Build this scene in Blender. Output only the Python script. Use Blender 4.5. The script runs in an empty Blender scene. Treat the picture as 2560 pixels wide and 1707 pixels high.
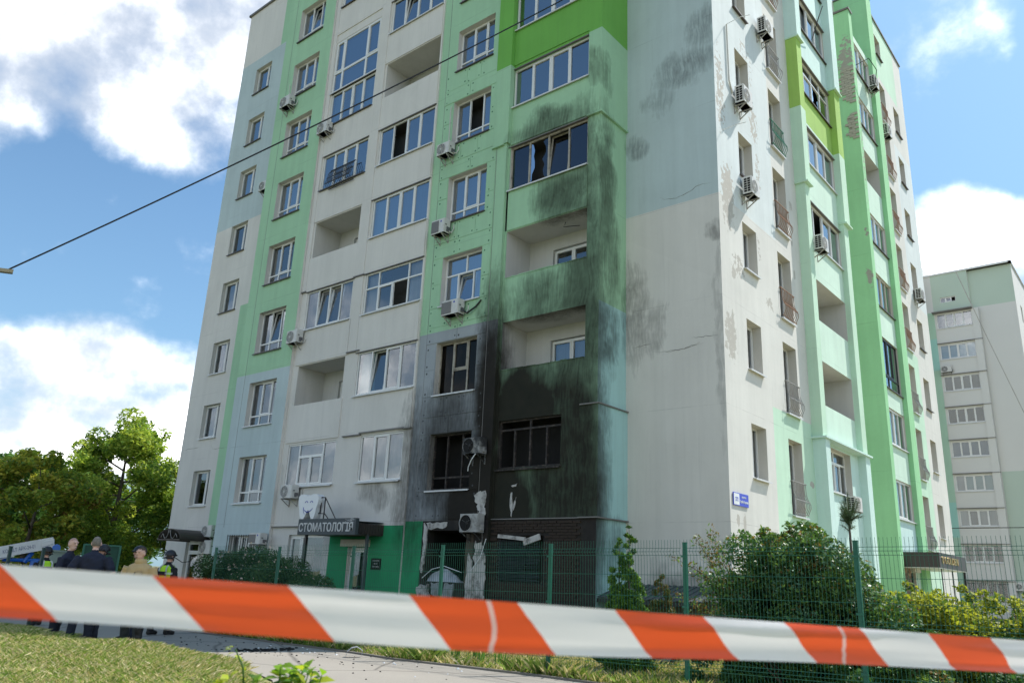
import bpy, math, random
import numpy as np
from mathutils import Vector, Matrix
random.seed(7); RNG = np.random.default_rng(7)
SC = bpy.context.scene; COL = SC.collection
R = math.radians

# ------------------------------------------------------------------ camera
cam = bpy.data.cameras.new('camera'); camo = bpy.data.objects.new('camera', cam); COL.objects.link(camo)
yaw, pitch, roll = 0.703477, 0.292537, 0.043797
fwd = Vector((-math.sin(yaw)*math.cos(pitch), math.cos(yaw)*math.cos(pitch), math.sin(pitch)))
rt = Vector((math.cos(yaw), math.sin(yaw), 0)); up = rt.cross(fwd)
r2 = rt*math.cos(roll) + up*math.sin(roll); u2 = up*math.cos(roll) - rt*math.sin(roll)
m = Matrix((r2, u2, -fwd)).transposed().to_4x4(); m.translation = (8.6599, -18.8758, 1.40); camo.matrix_world = m
cam.sensor_width = 36; cam.lens = 36*1979.895/2560; cam.clip_start = .05; cam.clip_end = 3000
cam.dof.use_dof = True; cam.dof.focus_distance = 24; cam.dof.aperture_fstop = 3.6
SC.camera = camo
# ------------------------------------------------------------------ sun, sky, exposure
SUN = Vector((1, 2.35, 3.45)).normalized()
sun = bpy.data.lights.new('sun', 'SUN'); sun.energy = 2.3; sun.angle = R(.53); sun.color = (1, .96, .9)
suno = bpy.data.objects.new('sun', sun); COL.objects.link(suno)
suno.rotation_euler = SUN.to_track_quat('Z', 'Y').to_euler(); suno.location = (20, 40, 60)
SC.view_settings.view_transform = 'Standard'; SC.view_settings.look = 'None'
SC.view_settings.exposure = 1.5; SC.view_settings.gamma = 1; SC.view_settings.use_curve_mapping = False
SC.cycles.max_bounces = 8; SC.cycles.transparent_max_bounces = 16; SC.cycles.diffuse_bounces = 4

class NT:
    """small helper round a node tree"""
    def __init__(s, t): s.t = t
    def n(s, kind, **kw):
        nd = s.t.nodes.new(kind)
        for k, v in kw.items(): setattr(nd, k, v)
        return nd
    def l(s, a, b): s.t.links.new(a, b)
    def put(s, sock, v):
        if hasattr(v, 'links'): s.l(v, sock)
        elif v is not None: sock.default_value = v
    def math(s, op, a, b=None, c=None, clamp=False):
        nd = s.n('ShaderNodeMath', operation=op); nd.use_clamp = clamp
        for i, v in enumerate((a, b, c)): s.put(nd.inputs[i], v) if v is not None else None
        return nd.outputs[0]
    def vmath(s, op, a, b=None):
        nd = s.n('ShaderNodeVectorMath', operation=op)
        s.put(nd.inputs[0], a)
        if b is not None: s.put(nd.inputs[1], b)
        return nd.outputs['Value' if op in ('LENGTH', 'DOT_PRODUCT') else 'Vector']
    def rng(s, v, a, b, c=0., d=1., smooth=False):
        nd = s.n('ShaderNodeMapRange'); nd.interpolation_type = 'SMOOTHSTEP' if smooth else 'LINEAR'
        s.put(nd.inputs[0], v)
        for i, q in enumerate((a, b, c, d)): s.put(nd.inputs[i+1], q)
        return nd.outputs[0]
    def mix(s, f, a, b, mode='MIX'):
        nd = s.n('ShaderNodeMix', data_type='RGBA', blend_type=mode)
        s.put(nd.inputs[0], f); s.put(nd.inputs[6], a); s.put(nd.inputs[7], b)
        return nd.outputs[2]
    def noise(s, vec, scale, detail=4, rough=.55, w=None):
        nd = s.n('ShaderNodeTexNoise'); s.put(nd.inputs['Vector'], vec)
        nd.inputs['Scale'].default_value = scale; nd.inputs['Detail'].default_value = detail; nd.inputs['Roughness'].default_value = rough
        return nd.outputs[0]
def c4(c): return (c[0], c[1], c[2], 1)

# ------------------------------------------------------------------ world: Nishita sky under fair-weather clouds
W = bpy.data.worlds.new('World'); SC.world = W; W.use_nodes = True
t = W.node_tree; t.nodes.clear(); g = NT(t)
sky = g.n('ShaderNodeTexSky'); sky.sky_type = 'NISHITA'; sky.sun_disc = False
sky.sun_elevation = math.asin(SUN.z); sky.sun_rotation = math.atan2(SUN.x, SUN.y)
sky.altitude = 100; sky.air_density = 1.25; sky.dust_density = .9; sky.ozone_density = 1.3
D = g.n('ShaderNodeTexCoord').outputs['Generated']
sx = g.n('ShaderNodeSeparateXYZ'); g.l(D, sx.inputs[0]); dz = sx.outputs[2]
den = g.math('ADD', g.math('MAXIMUM', dz, 0.0), .22)
pl = g.n('ShaderNodeCombineXYZ')
g.l(g.math('DIVIDE', sx.outputs[0], den), pl.inputs[0]); g.l(g.math('DIVIDE', sx.outputs[1], den), pl.inputs[1]); g.l(g.math('MULTIPLY', dz, 1.5), pl.inputs[2])
big = g.noise(pl.outputs[0], 1.15, 3, .5)
fine = g.noise(pl.outputs[0], 3.2, 9, .58)
puff = g.noise(D, 9.0, 10, .56)
shape = g.math('ADD', g.math('MULTIPLY', big, .5), g.math('MULTIPLY', fine, .5))
# banks of cumulus: (direction, cosine where it starts, cosine of its core, weight)
banks = [(d, .990, .9985, .33) for d in ((-.818, .219, .531), (-.78, .305, .547), (-.72, .36, .6), (-.805, .27, .53), (-.86, .15, .488))]+[(d, .995, .9995, .26) for d in ((-.817, .312, .485), (-.853, .204, .48), (-.80, .36, .48))]
banks += [(d, .992, .9988, .33) for d in ((-.943, .290, .155), (-.917, .358, .175), (-.888, .430, .155), (-.931, .345, .100), (-.962, .25, .125))]
banks += [(d, .9986, .99985, .125) for d in ((-.873, .324, .365), (-.906, .274, .324), (-.838, .418, .351), (-.88, .378, .288))]
banks += [(d, .9965, .9997, .29) for d in ((-.142, .916, .376), (-.167, .923, .346), (-.089, .934, .346))]+[(d, .994, .9995, .13) for d in ((-.189, .783, .593), (-.125, .806, .578))]
banks += [(d, .94, .985, .30) for d in ((.3, -.9, .22), (-.80, -.60, .06), (-.2, -.97, .1), (.93, -.3, .25), (.8, .5, .22), (.2, -.6, .77))]  # out-of-view banks added to fill the shaded facade with light
acc = None
for d, a, b, w in banks:
    dv = Vector(d).normalized()
    q = g.math('MULTIPLY', g.rng(g.vmath('DOT_PRODUCT', D, tuple(dv)), a, b, 0, 1, True), w)
    acc = q if acc is None else g.math('MAXIMUM', acc, q)
dens = g.math('ADD', g.math('ADD', g.math('MULTIPLY', shape, .55), g.math('MULTIPLY', puff, .45)), acc)
cover = g.rng(dens, .62, .90, 0, 1, True)
shade = g.rng(g.math('ADD', g.math('MULTIPLY', puff, .6), g.math('MULTIPLY', big, .4)), .40, .68, 0, 1, True)
ccol = g.mix(shade, (2.2, 2.3, 2.45, 1), (9.6, 9.5, 9.3, 1))
aureole = g.rng(g.vmath('DOT_PRODUCT', D, tuple(SUN)), .45, .97, 0, .5)
milk = g.mix(g.math('MAXIMUM', g.rng(dz, .0, .5, .40, .10), aureole), sky.outputs[0], (6.2, 7.4, 8.4, 1))
air = g.mix(1.0, milk, (.205, .285, .345, 1), 'MULTIPLY')
final = g.mix(g.math('MULTIPLY', cover, .95), air, ccol)
bg = g.n('ShaderNodeBackground'); g.l(final, bg.inputs[0]); bg.inputs[1].default_value = .15
wo = g.n('ShaderNodeOutputWorld'); g.l(bg.outputs[0], wo.inputs[0])

# ------------------------------------------------------------------ object helpers
def tag(o, label, cat, group=None, kind=None):
    o['label'] = label; o['category'] = cat
    if group: o['group'] = group
    if kind: o['kind'] = kind
    return o
def empty(name, loc, label=None, cat=None, group=None, rz=0):
    o = bpy.data.objects.new(name, None); COL.objects.link(o); o.location = loc; o.rotation_euler = (0, 0, rz); o.empty_display_size = .2
    if label: tag(o, label, cat, group)
    return o
def par(o, parent):
    if parent is not None:
        o.parent = parent; o.matrix_parent_inverse = Matrix.Identity(4)
def child(name, me, parent):
    o = bpy.data.objects.new(name, me); COL.objects.link(o); par(o, parent); return o
class MB:
    def __init__(s): s.v = []; s.f = []; s.m = []
    def quad(s, a, b, c, d, mi=0):
        i = len(s.v); s.v += [tuple(a), tuple(b), tuple(c), tuple(d)]; s.f.append((i, i+1, i+2, i+3)); s.m.append(mi)
    def poly(s, pts, mi=0):
        i = len(s.v); s.v += [tuple(p) for p in pts]; s.f.append(tuple(range(i, i+len(pts)))); s.m.append(mi)
    def hexa(s, p, mi=0):
        i = len(s.v); s.v += [tuple(q) for q in p]
        for f in ((0, 3, 2, 1), (4, 5, 6, 7), (0, 1, 5, 4), (1, 2, 6, 5), (2, 3, 7, 6), (3, 0, 4, 7)):
            s.f.append(tuple(i+k for k in f)); s.m.append(mi)
    def box(s, x0, x1, y0, y1, z0, z1, mi=0):
        s.hexa([(x0, y0, z0), (x1, y0, z0), (x1, y1, z0), (x0, y1, z0), (x0, y0, z1), (x1, y0, z1), (x1, y1, z1), (x0, y1, z1)], mi)
    def abox(s, ax, u0, u1, d0, d1, z0, z1, mi=0):
        if ax == 'A': s.box(u0, u1, -d1, -d0, z0, z1, mi)
        elif ax == 'B': s.box(d0, d1, u0, u1, z0, z1, mi)
    def bar(s, a, b, w, h=None, mi=0, upv=(0, 0, 1)):
        a = Vector(a); b = Vector(b); h = w if h is None else h
        d = (b-a).normalized(); x = d.cross(Vector(upv))
        if x.length < 1e-4: x = d.cross(Vector((1, 0, 0)))
        x.normalize(); y = x.cross(d); x *= w/2; y *= h/2
        s.hexa([a-x-y, a+x-y, a+x+y, a-x+y, b-x-y, b+x-y, b+x+y, b-x+y], mi)
    def tube(s, pts, r, n=6, mi=0, cap=True):
        pts = [Vector(p) for p in pts]; rs = r if isinstance(r, (list, tuple)) else [r]*len(pts)
        base = len(s.v); d0 = (pts[1]-pts[0]).normalized()
        x = d0.cross(Vector((0, 0, 1)));
        if x.length < 1e-3: x = Vector((1, 0, 0))
        x.normalize()
        for i, p in enumerate(pts):
            d = (pts[min(i+1, len(pts)-1)]-pts[max(i-1, 0)]).normalized()
            x = (x-d*x.dot(d)); x.normalize(); y = d.cross(x)
            for k in range(n):
                a = 2*math.pi*k/n; s.v.append(tuple(p+(x*math.cos(a)+y*math.sin(a))*rs[i]))
        for i in range(len(pts)-1):
            for k in range(n):
                q = base+i*n; s.f.append((q+k, q+(k+1) % n, q+n+(k+1) % n, q+n+k)); s.m.append(mi)
        if cap:
            s.f.append(tuple(base+k for k in range(n))[::-1]); s.m.append(mi)
            s.f.append(tuple(base+(len(pts)-1)*n+k for k in range(n))); s.m.append(mi)
    def disc(s, c, r, nrm, n=16, mi=0, sy=1.0):
        c = Vector(c); nrm = Vector(nrm).normalized(); x = nrm.cross(Vector((0, 0, 1)))
        if x.length < 1e-3: x = Vector((1, 0, 0))
        x.normalize(); y = nrm.cross(x)*-1
        s.poly([c+x*r*math.cos(2*math.pi*k/n)+y*r*sy*math.sin(2*math.pi*k/n) for k in range(n)], mi)
    def ring(s, c, r0, r1, nrm, n=24, th=.01, mi=0):
        c = Vector(c); nrm = Vector(nrm).normalized(); x = nrm.cross(Vector((0, 0, 1))); x.normalize(); y = x.cross(nrm)
        for k in range(n):
            a, b = 2*math.pi*k/n, 2*math.pi*(k+1)/n
            e = [x*math.cos(q)+y*math.sin(q) for q in (a, b)]
            s.hexa([c+e[0]*r0, c+e[0]*r1, c+e[1]*r1, c+e[1]*r0]+[c+nrm*th+e[0]*r0, c+nrm*th+e[0]*r1, c+nrm*th+e[1]*r1, c+nrm*th+e[1]*r0], mi)
    def ball(s, c, rx, ry=None, rz=None, n=12, mi=0, z0=-1., z1=1.):
        ry = ry or rx; rz = rz or rx; c = Vector(c); base = len(s.v); mm = max(4, n//2)
        for i in range(mm+1):
            th = math.asin(z0)+(math.asin(z1)-math.asin(z0))*i/mm
            for k in range(n):
                a = 2*math.pi*k/n
                s.v.append((c.x+rx*math.cos(th)*math.cos(a), c.y+ry*math.cos(th)*math.sin(a), c.z+rz*math.sin(th)))
        for i in range(mm):
            for k in range(n):
                q = base+i*n; s.f.append((q+k, q+(k+1) % n, q+n+(k+1) % n, q+n+k)); s.m.append(mi)
    def each(s, name, mats, parent):
        """every eight-cornered block becomes an object of its own"""
        out = []
        for b in range(len(s.v)//8):
            q = MB(); q.hexa(s.v[b*8:b*8+8]); mt = mats[s.m[b*6]] if isinstance(mats, (list, tuple)) else mats; out.append(q.build(name, mt, parent))
        return out
    def mesh(s, name, mats, smooth=False):
        me = bpy.data.meshes.new(name); me.from_pydata(s.v, [], s.f)
        for mt in (mats if isinstance(mats, (list, tuple)) else [mats]): me.materials.append(mt)
        if any(s.m): me.polygons.foreach_set('material_index', s.m)
        if smooth: me.polygons.foreach_set('use_smooth', [True]*len(s.f))
        me.update(); return me
    def build(s, name, mats, parent=None, smooth=False):
        return child(name, s.mesh(name, mats, smooth), parent)
def P(ax, u, d, z): return (u, -d, z) if ax == 'A' else (d, u, z)

# ------------------------------------------------------------------ materials
def newmat(name):
    mt = bpy.data.materials.new(name); mt.use_nodes = True; mt.node_tree.nodes.clear(); return mt, NT(mt.node_tree)
def finish(g, col, rough=.8, bump=None, bstr=.2, bdist=.02, metal=0., spec=.5, **kw):
    b = g.n('ShaderNodeBsdfPrincipled'); g.put(b.inputs['Base Color'], col); g.put(b.inputs['Roughness'], rough)
    b.inputs['Metallic'].default_value = metal; b.inputs['Specular IOR Level'].default_value = spec
    if bump is not None:
        bp = g.n('ShaderNodeBump'); bp.inputs['Strength'].default_value = bstr; bp.inputs['Distance'].default_value = bdist
        g.l(bump, bp.inputs['Height']); g.l(bp.outputs[0], b.inputs['Normal'])
    for k, v in kw.items(): g.put(b.inputs[k], v)
    o = g.n('ShaderNodeOutputMaterial'); g.l(b.outputs[0], o.inputs[0]); return b
def scaled(g, vec, sc):
    return g.vmath('MULTIPLY', vec, sc)
def mat(name, col, rough=.6, var=.12, nscale=6., metal=0., spec=.5, bstr=.1, dirt=0., dirtcol=(.05, .045, .04)):
    """plain material: colour with soft mottling, optional dirt patches and fine bump (object space)"""
    mt, g = newmat(name); pos = g.n('ShaderNodeTexCoord').outputs['Object']
    n1 = g.noise(pos, nscale, 5); c = g.mix(n1, c4([x*(1-var) for x in col]), c4([min(1, x*(1+var)) for x in col]))
    if dirt:
        n2 = g.noise(pos, nscale*.7, 7, .65); c = g.mix(g.math('MULTIPLY', g.rng(n2, .45, .7, 0, 1, True), dirt), c, c4(dirtcol))
    finish(g, c, rough, g.noise(pos, nscale*8, 3), bstr, .005, metal, spec); return mt

def blob_mask(g, pos, blobs):
    acc = None
    for bl in blobs:
        cx, cy, cz, rx, ry, rz, st = bl[:7]; inn = bl[7] if len(bl) > 7 else .25
        d = g.vmath('LENGTH', g.vmath('MULTIPLY', g.vmath('SUBTRACT', pos, (cx, cy, cz)), (1/rx, 1/ry, 1/rz)))
        v = g.rng(d, inn, 1.0, st, 0, True)
        acc = v if acc is None else g.math('MAXIMUM', acc, v)
    return acc
SOOT = [(-6.6, -1.7, 2.4, 3.3, 1.4, 5.4, 1.25, .25), (-4.0, -1.7, 4.1, 1.9, 1.4, 5.0, .93, .5), (-3.5, -1.7, 9.5, 1.2, 1.2, 6.5, .66, .35), (-5.6, -1.7, 6.0, 3.2, 1.4, 3.0, 1.2, .15), (-6.85, -1.7, 6.2, 1.0, 1.4, 6.0, 1.0), (-5.4, -1.7, 5.6, 2.4, 1.4, 2.7, 1.0), (-3.6, -1.7, 7.8, 1.6, 1.3, 7.5, .80),
        (-4.9, -1.7, 9.3, 2.2, 1.4, 1.8, .62), (-4.4, -1.7, 12.7, 1.9, 1.4, 1.5, .74), (-4.9, -1.7, 15.25, 2.2, 1.3, 1.0, .66), (-8.5, -1.7, 5.0, 2.2, 1.4, 3.9, .74),
        (-9.9, -1.8, 4.2, 1.2, 1.4, 4.2, .55), (-11.6, -1.8, 3.9, 1.3, 1.4, .8, .40), (-3.6, -1.7, 13.5, 1.0, 1.3, 3.5, .62), (-3.9, -1.7, 2.5, 2.2, 1.4, 3.5, .90), (-3.3, -1.7, 16.8, .6, 1.2, 1.0, .45),
        (-3.02, -1.25, 8.1, .30, 1.3, 1.9, .74), (-3.02, -1.15, 12.2, .30, .95, 4.6, .66), (-3.02, -1.5, 4.0, .3, .45, 3.2, .42), (-3.02, -.8, 10.5, .3, .8, 2.6, .5), (-3.02, -1.2, 16.6, .3, .6, 1.1, .42), (-3.02, -.6, 2.4, .3, .9, 1.1, .45),
        (-2.8, 0, 9.0, .9, .45, 2.8, .34), (-2.1, 0, 8.5, .8, .45, 1.3, .26), (-.95, 0, 16.5, 1.7, .45, 1.1, .34), (-.35, 0, 17.8, 1.0, .45, 1.4, .30), (-1.9, 0, 15.7, 1.2, .45, .8, .22), (-1.3, 0, 1.5, 1.7, .45, .8, .46), (-.15, 0, 11.1, .5, .3, .5, .42), (-.1, 0, 8.0, .25, .3, 6, .2), (-2.6, 0, 14.3, .6, .4, .7, .38)]
def soot_group():
    gt = bpy.data.node_groups.new('soot', 'ShaderNodeTree'); gt.interface.new_socket('Fac', in_out='OUTPUT', socket_type='NodeSocketFloat')
    g = NT(gt); pos = g.n('ShaderNodeNewGeometry').outputs['Position']
    nz = g.n('ShaderNodeTexNoise'); g.l(pos, nz.inputs['Vector']); nz.inputs['Scale'].default_value = .9; nz.inputs['Detail'].default_value = 3
    pw = g.vmath('ADD', pos, g.vmath('MULTIPLY', g.vmath('SUBTRACT', nz.outputs['Color'], (.5, .5, .5)), (.8, .12, 1.3)))
    v = blob_mask(g, pw, SOOT)
    # brushed streaks that swirl with the big noise, plus soft clouds
    wp = g.n('ShaderNodeTexNoise'); g.l(pos, wp.inputs['Vector']); wp.inputs['Scale'].default_value = .75; wp.inputs['Detail'].default_value = 2
    st = g.noise(g.vmath('ADD', scaled(g, pos, (15., 15., 1.3)), g.vmath('MULTIPLY', g.vmath('SUBTRACT', wp.outputs['Color'], (.5, .5, .5)), (7., 7., 3.))), 1.0, 5, .62)
    cl = g.noise(pos, 2.2, 6, .6)
    n = g.math('ADD', g.math('MULTIPLY', g.rng(st, .30, .70), .58), g.math('MULTIPLY', g.rng(cl, .32, .68), .42))
    amp = g.rng(v, 0, .4, 0, .62); amp = g.math('MINIMUM', amp, g.rng(v, .5, .9, .55, .16))
    f = g.math('ADD', v, g.math('MULTIPLY', g.math('SUBTRACT', n, .56), amp))
    o = g.n('NodeGroupOutput'); g.l(g.rng(f, .12, .95, 0, 1), o.inputs[0])
    return gt
SOOTG = soot_group()
PEEL = [(0, .35, 15.6, .3, .55, 2.6, .75), (0, .6, 12.2, .3, .75, 1.8, .95), (0, .45, 8.0, .3, .65, 1.2, .95), (0, 2.75, 15.6, .3, .6, 1.3, .75), (0, 2.9, 13.9, .3, .35, 1.4, .7), (0, 1.15, 10.2, .3, .8, .7, .7),
        (0, .8, 9.9, .3, .25, .28, 1.1), (0, 3.3, 9.7, .3, .5, .35, .8), (0, 5.5, 12.6, .3, .14, .3, 1.2), (0, 5.55, 11.4, .3, .13, .28, 1.2), (0, 5.6, 13.9, .3, .25, .35, .9), (0, .45, 3.1, .3, .16, .25, 1.2), (0, .85, 3.05, .3, .14, .4, 1.1), (0, 5.9, 4.6, .3, .3, .17, 1.2), (0, 2.3, 17.5, .3, 1.1, 2.0, .55), (0, .25, 19.5, .3, .4, 1.5, .6), (0, 2.7, 11.3, .3, .2, 1.1, .62)]
FIN = [(.05, 13.7, 24.0, .6, .3, 2.3, .95), (.05, 13.7, 21.2, .35, .3, .9, .9), (.1, 13.7, 25.3, .5, .3, .8, .8), (.2, 13.7, 14.0, .3, .3, .8, .7), (.25, 13.7, 16.0, .2, .3, .6, .6), (.3, 14.0, 20, .1, .4, 6.5, .75)]
def wallmat(name, col, peel=None, streak=.10, soot=True, bare_col=(.50, .475, .43)):
    mt, g = newmat(name); pos = g.n('ShaderNodeNewGeometry').outputs['Position']
    big = g.noise(pos, .55, 4); st = g.noise(scaled(g, pos, (3.2, 3.2, .22)), 1., 6, .6); fine = g.noise(pos, 9., 6, .65)
    k = g.math('ADD', g.math('ADD', g.math('MULTIPLY', big, .45), g.math('MULTIPLY', st, .4)), g.math('MULTIPLY', fine, .15))
    c = g.mix(g.rng(k, .32, .68, 0, 1), c4([x*(1-streak*1.5) for x in col]), c4([min(1, x*(1+streak*.6)) for x in col]))
    # grey run-off streaks and trowel marks
    run = g.noise(scaled(g, pos, (7., 7., .35)), 1., 4, .7)
    c = g.mix(g.math('MULTIPLY', g.rng(run, .54, .76, 0, 1, True), .26), c, c4([x*.62+.03 for x in col]))
    # patched-up areas in a slightly different batch of paint, and the faint line of every floor slab
    pv = g.n('ShaderNodeTexVoronoi'); pv.inputs['Scale'].default_value = .42; g.l(g.vmath('ADD', pos, g.vmath('MULTIPLY', pos, (0, 0, .6))), pv.inputs['Vector'])
    sp = g.n('ShaderNodeSeparateColor'); g.l(pv.outputs['Color'], sp.inputs[0])
    c = g.mix(g.rng(sp.outputs[0], .55, .9, 0, .10), c, c4([min(1, x*1.12+.02) for x in col])); c = g.mix(g.rng(sp.outputs[1], .6, .95, 0, .12), c, c4([x*.86 for x in col]))
    sz = g.n('ShaderNodeSeparateXYZ'); g.l(pos, sz.inputs[0]); fz = g.math('ABSOLUTE', g.math('SUBTRACT', g.math('FRACT', g.math('DIVIDE', g.math('ADD', sz.outputs[2], g.math('ADD', 1.46, g.math('MULTIPLY', g.noise(pos, 3., 3), .03))), 3.)), .5))
    c = g.mix(g.math('MULTIPLY', g.rng(fz, .0, .006, .5, 0), g.rng(g.noise(pos, 1.1, 3), .42, .6)), c, c4([x*.55 for x in col]))
    h = g.math('ADD', g.math('MULTIPLY', g.noise(pos, 34., 5, .7), .6), g.math('MULTIPLY', g.noise(scaled(g, pos, (1.2, 1.2, 4.)), 1., 4), .8))
    if peel:
        n = g.noise(pos, 5.6, 9, .66); m = g.math('ADD', blob_mask(g, pos, peel), g.math('MULTIPLY', g.math('SUBTRACT', n, .5), 2.8))
        pf = g.rng(m, .66, .69, 0, 1); c = g.mix(pf, c, g.mix(fine, (bare_col[0]*.8, bare_col[1]*.8, bare_col[2]*.8, 1), c4(bare_col)))  # peeled spots show the bare plaster underneath
        h = g.math('SUBTRACT', h, g.math('MULTIPLY', pf, 1.2))
    if soot:
        sg = g.n('ShaderNodeGroup'); sg.node_tree = SOOTG; f = sg.outputs[0]
        blk = g.mix(g.noise(pos, 3., 5), (.007, .006, .0045, 1), (.024, .019, .013, 1))
        c = g.mix(g.math('MULTIPLY', g.math('POWER', f, .72), .985), c, blk)
    finish(g, c, .88, h, .28, .012, spec=.25); return mt
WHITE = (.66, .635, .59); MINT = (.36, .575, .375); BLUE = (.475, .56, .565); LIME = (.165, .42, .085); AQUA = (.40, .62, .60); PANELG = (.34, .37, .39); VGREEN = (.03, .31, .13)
M = {}
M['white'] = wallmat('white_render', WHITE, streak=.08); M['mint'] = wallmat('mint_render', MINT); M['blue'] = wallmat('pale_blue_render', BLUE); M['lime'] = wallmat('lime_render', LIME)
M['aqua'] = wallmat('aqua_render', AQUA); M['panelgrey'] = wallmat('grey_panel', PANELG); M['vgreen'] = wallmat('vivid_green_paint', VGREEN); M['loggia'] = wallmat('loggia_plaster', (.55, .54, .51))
M['reveal'] = wallmat('reveal_plaster', (.58, .56, .52), soot=True)
M['bwhite'] = wallmat('sunny_white', (.66, .65, .61), PEEL, soot=False); M['bblue'] = wallmat('sunny_blue', (.64, .69, .69), PEEL, soot=False); M['bmint'] = wallmat('sunny_mint', (.53, .73, .57), PEEL, soot=False)  # blue and mint are lighter copies for the sunny side: sunlight put into the colour
M['baqua'] = wallmat('sunny_aqua', (.58, .76, .71), soot=False); M['blime'] = wallmat('sunny_lime', (.34, .54, .13), soot=False); M['fin'] = wallmat('fin_green', (.32, .64, .345), FIN, soot=False, bare_col=(.36, .36, .31)); M['breveal'] = wallmat('sunny_reveal', (.55, .53, .48), soot=False)  # aqua and lime lightened too, sunlight painted into their colour
M['bpale'] = wallmat('sunlit_pale_mint', (.60, .77, .65), FIN, soot=False)  # mint of the bay fronts, paled in its colour for the sunlight
M['flash'] = mat('metal_flashing', (.16, .15, .14), .5, .2); M['sillw'] = mat('white_sill', (.62, .62, .62), .45); M['sillb'] = mat('brown_sill', (.075, .06, .055), .5)
M['upvc'] = mat('white_upvc', (.72, .72, .70), .35, .05); M['upvcb'] = mat('beige_frame', (.50, .46, .37), .45); M['darkframe'] = mat('dark_frame', (.018, .016, .02), .4); M['burntframe'] = mat('charred_frame', (.022, .018, .016), .8, .5, 12., dirt=.6, dirtcol=(.13, .10, .08))
M['sootframe'] = mat('smoked_frame', (.36, .33, .27), .6, .3, 5., dirt=.8, dirtcol=(.04, .03, .02))
M['black'] = mat('charred_black', (.007, .0065, .006), .9, .5, 4.); M['char'] = mat('charred_render', (.018, .015, .013), .9, .6, 3., dirt=.5, dirtcol=(.06, .05, .04))
def glassmat(name, tint, refl, gc=(.92, .96, 1)):
    mt, g = newmat(name)
    fr = g.n('ShaderNodeFresnel'); fr.inputs['IOR'].default_value = 1.5
    f = g.rng(fr.outputs[0], .03, 1, refl, 1)
    pos = g.n('ShaderNodeNewGeometry').outputs['Position']
    bp = g.n('ShaderNodeBump'); bp.inputs['Strength'].default_value = .05; bp.inputs['Distance'].default_value = .05; g.l(g.noise(pos, 1.3, 2), bp.inputs['Height'])
    gl = g.n('ShaderNodeBsdfGlossy'); gl.inputs['Roughness'].default_value = .015; gl.inputs['Color'].default_value = c4(gc); g.l(bp.outputs[0], gl.inputs['Normal'])
    tr = g.n('ShaderNodeBsdfTransparent'); tr.inputs['Color'].default_value = c4(tint)
    mx = g.n('ShaderNodeMixShader'); g.l(f, mx.inputs[0]); g.l(tr.outputs[0], mx.inputs[1]); g.l(gl.outputs[0], mx.inputs[2])
    o = g.n('ShaderNodeOutputMaterial'); g.l(mx.outputs[0], o.inputs[0]); return mt
M['glass'] = glassmat('window_glass', (.80, .84, .86), .17); M['glassb'] = glassmat('coated_glass', (.45, .58, .72), .36); M['glassd'] = glassmat('sooty_glass', (.22, .21, .19), .03, (.55, .48, .42)); M['glasss'] = glassmat('smoky_glass', (.30, .31, .33), .16, (.62, .64, .70))
def curtain(name, col, fold=26., contrast=.4):
    mt, g = newmat(name); pos = g.n('ShaderNodeNewGeometry').outputs['Position']
    h = g.noise(scaled(g, pos, (fold, fold, .6)), 1., 3); c = g.mix(h, c4([x*(1-contrast) for x in col]), c4(col))  # shade of the folds painted in: hollows get a darker colour
    finish(g, c, .9, h, .6, .03); return mt
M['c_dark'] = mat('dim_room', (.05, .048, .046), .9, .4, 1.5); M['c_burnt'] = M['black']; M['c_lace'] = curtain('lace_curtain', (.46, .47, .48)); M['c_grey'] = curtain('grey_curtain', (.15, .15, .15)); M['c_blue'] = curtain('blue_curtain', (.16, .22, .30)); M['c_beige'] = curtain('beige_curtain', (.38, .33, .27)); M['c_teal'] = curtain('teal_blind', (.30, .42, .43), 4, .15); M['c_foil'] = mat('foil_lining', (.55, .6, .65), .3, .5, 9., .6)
M['steelw'] = mat('ac_white', (.60, .59, .56), .45, .08, dirt=.25, dirtcol=(.25, .23, .2)); M['acdark'] = mat('ac_grille', (.10, .10, .105), .5); M['acfan'] = mat('ac_fan', (.16, .15, .14), .5); M['bracket'] = mat('ac_bracket', (.34, .33, .31), .6, dirt=.4, dirtcol=(.18, .1, .05)); M['acburnt'] = mat('burnt_ac', (.03, .03, .03), .7, .4, 5., dirt=.75, dirtcol=(.45, .44, .42)); M['acash'] = mat('scorched_ac', (.42, .41, .39), .7, .25, 4., dirt=.6, dirtcol=(.05, .045, .04))
M['pipe'] = mat('pipe_wrap', (.55, .54, .5), .6); M['blackcable'] = mat('black_cable', (.012, .012, .014), .6)
M['fence'] = mat('green_fence_steel', (.008, .11, .065), .45, .15, 5.); M['ironblack'] = mat('black_iron', (.014, .013, .014), .5); M['irongrey'] = mat('grey_iron', (.30, .29, .27), .5, .2, dirt=.3, dirtcol=(.2, .11, .06)); M['ironrust'] = mat('rusty_iron', (.27, .15, .09), .7, .3, 9.); M['irongreen'] = mat('green_iron', (.02, .16, .08), .5)
M['brown'] = mat('brown_metal', (.042, .03, .028), .45); M['graphite'] = mat('graphite_panel', (.055, .065, .07), .5, .15, 3.); M['letter'] = mat('letter_grey', (.55, .55, .54), .5, .05); M['enamel'] = mat('white_enamel', (.75, .76, .77), .35, .04); M['blueink'] = mat('blue_ink', (.02, .03, .34), .5); M['signblue'] = mat('sign_blue', (.055, .075, .52), .4, .08); M['gold'] = mat('gold_letter', (.50, .36, .14), .35, metal=.6)
M['conc'] = mat('concrete_grey', (.34, .33, .31), .85, .2, 3., bstr=.3)
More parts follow.
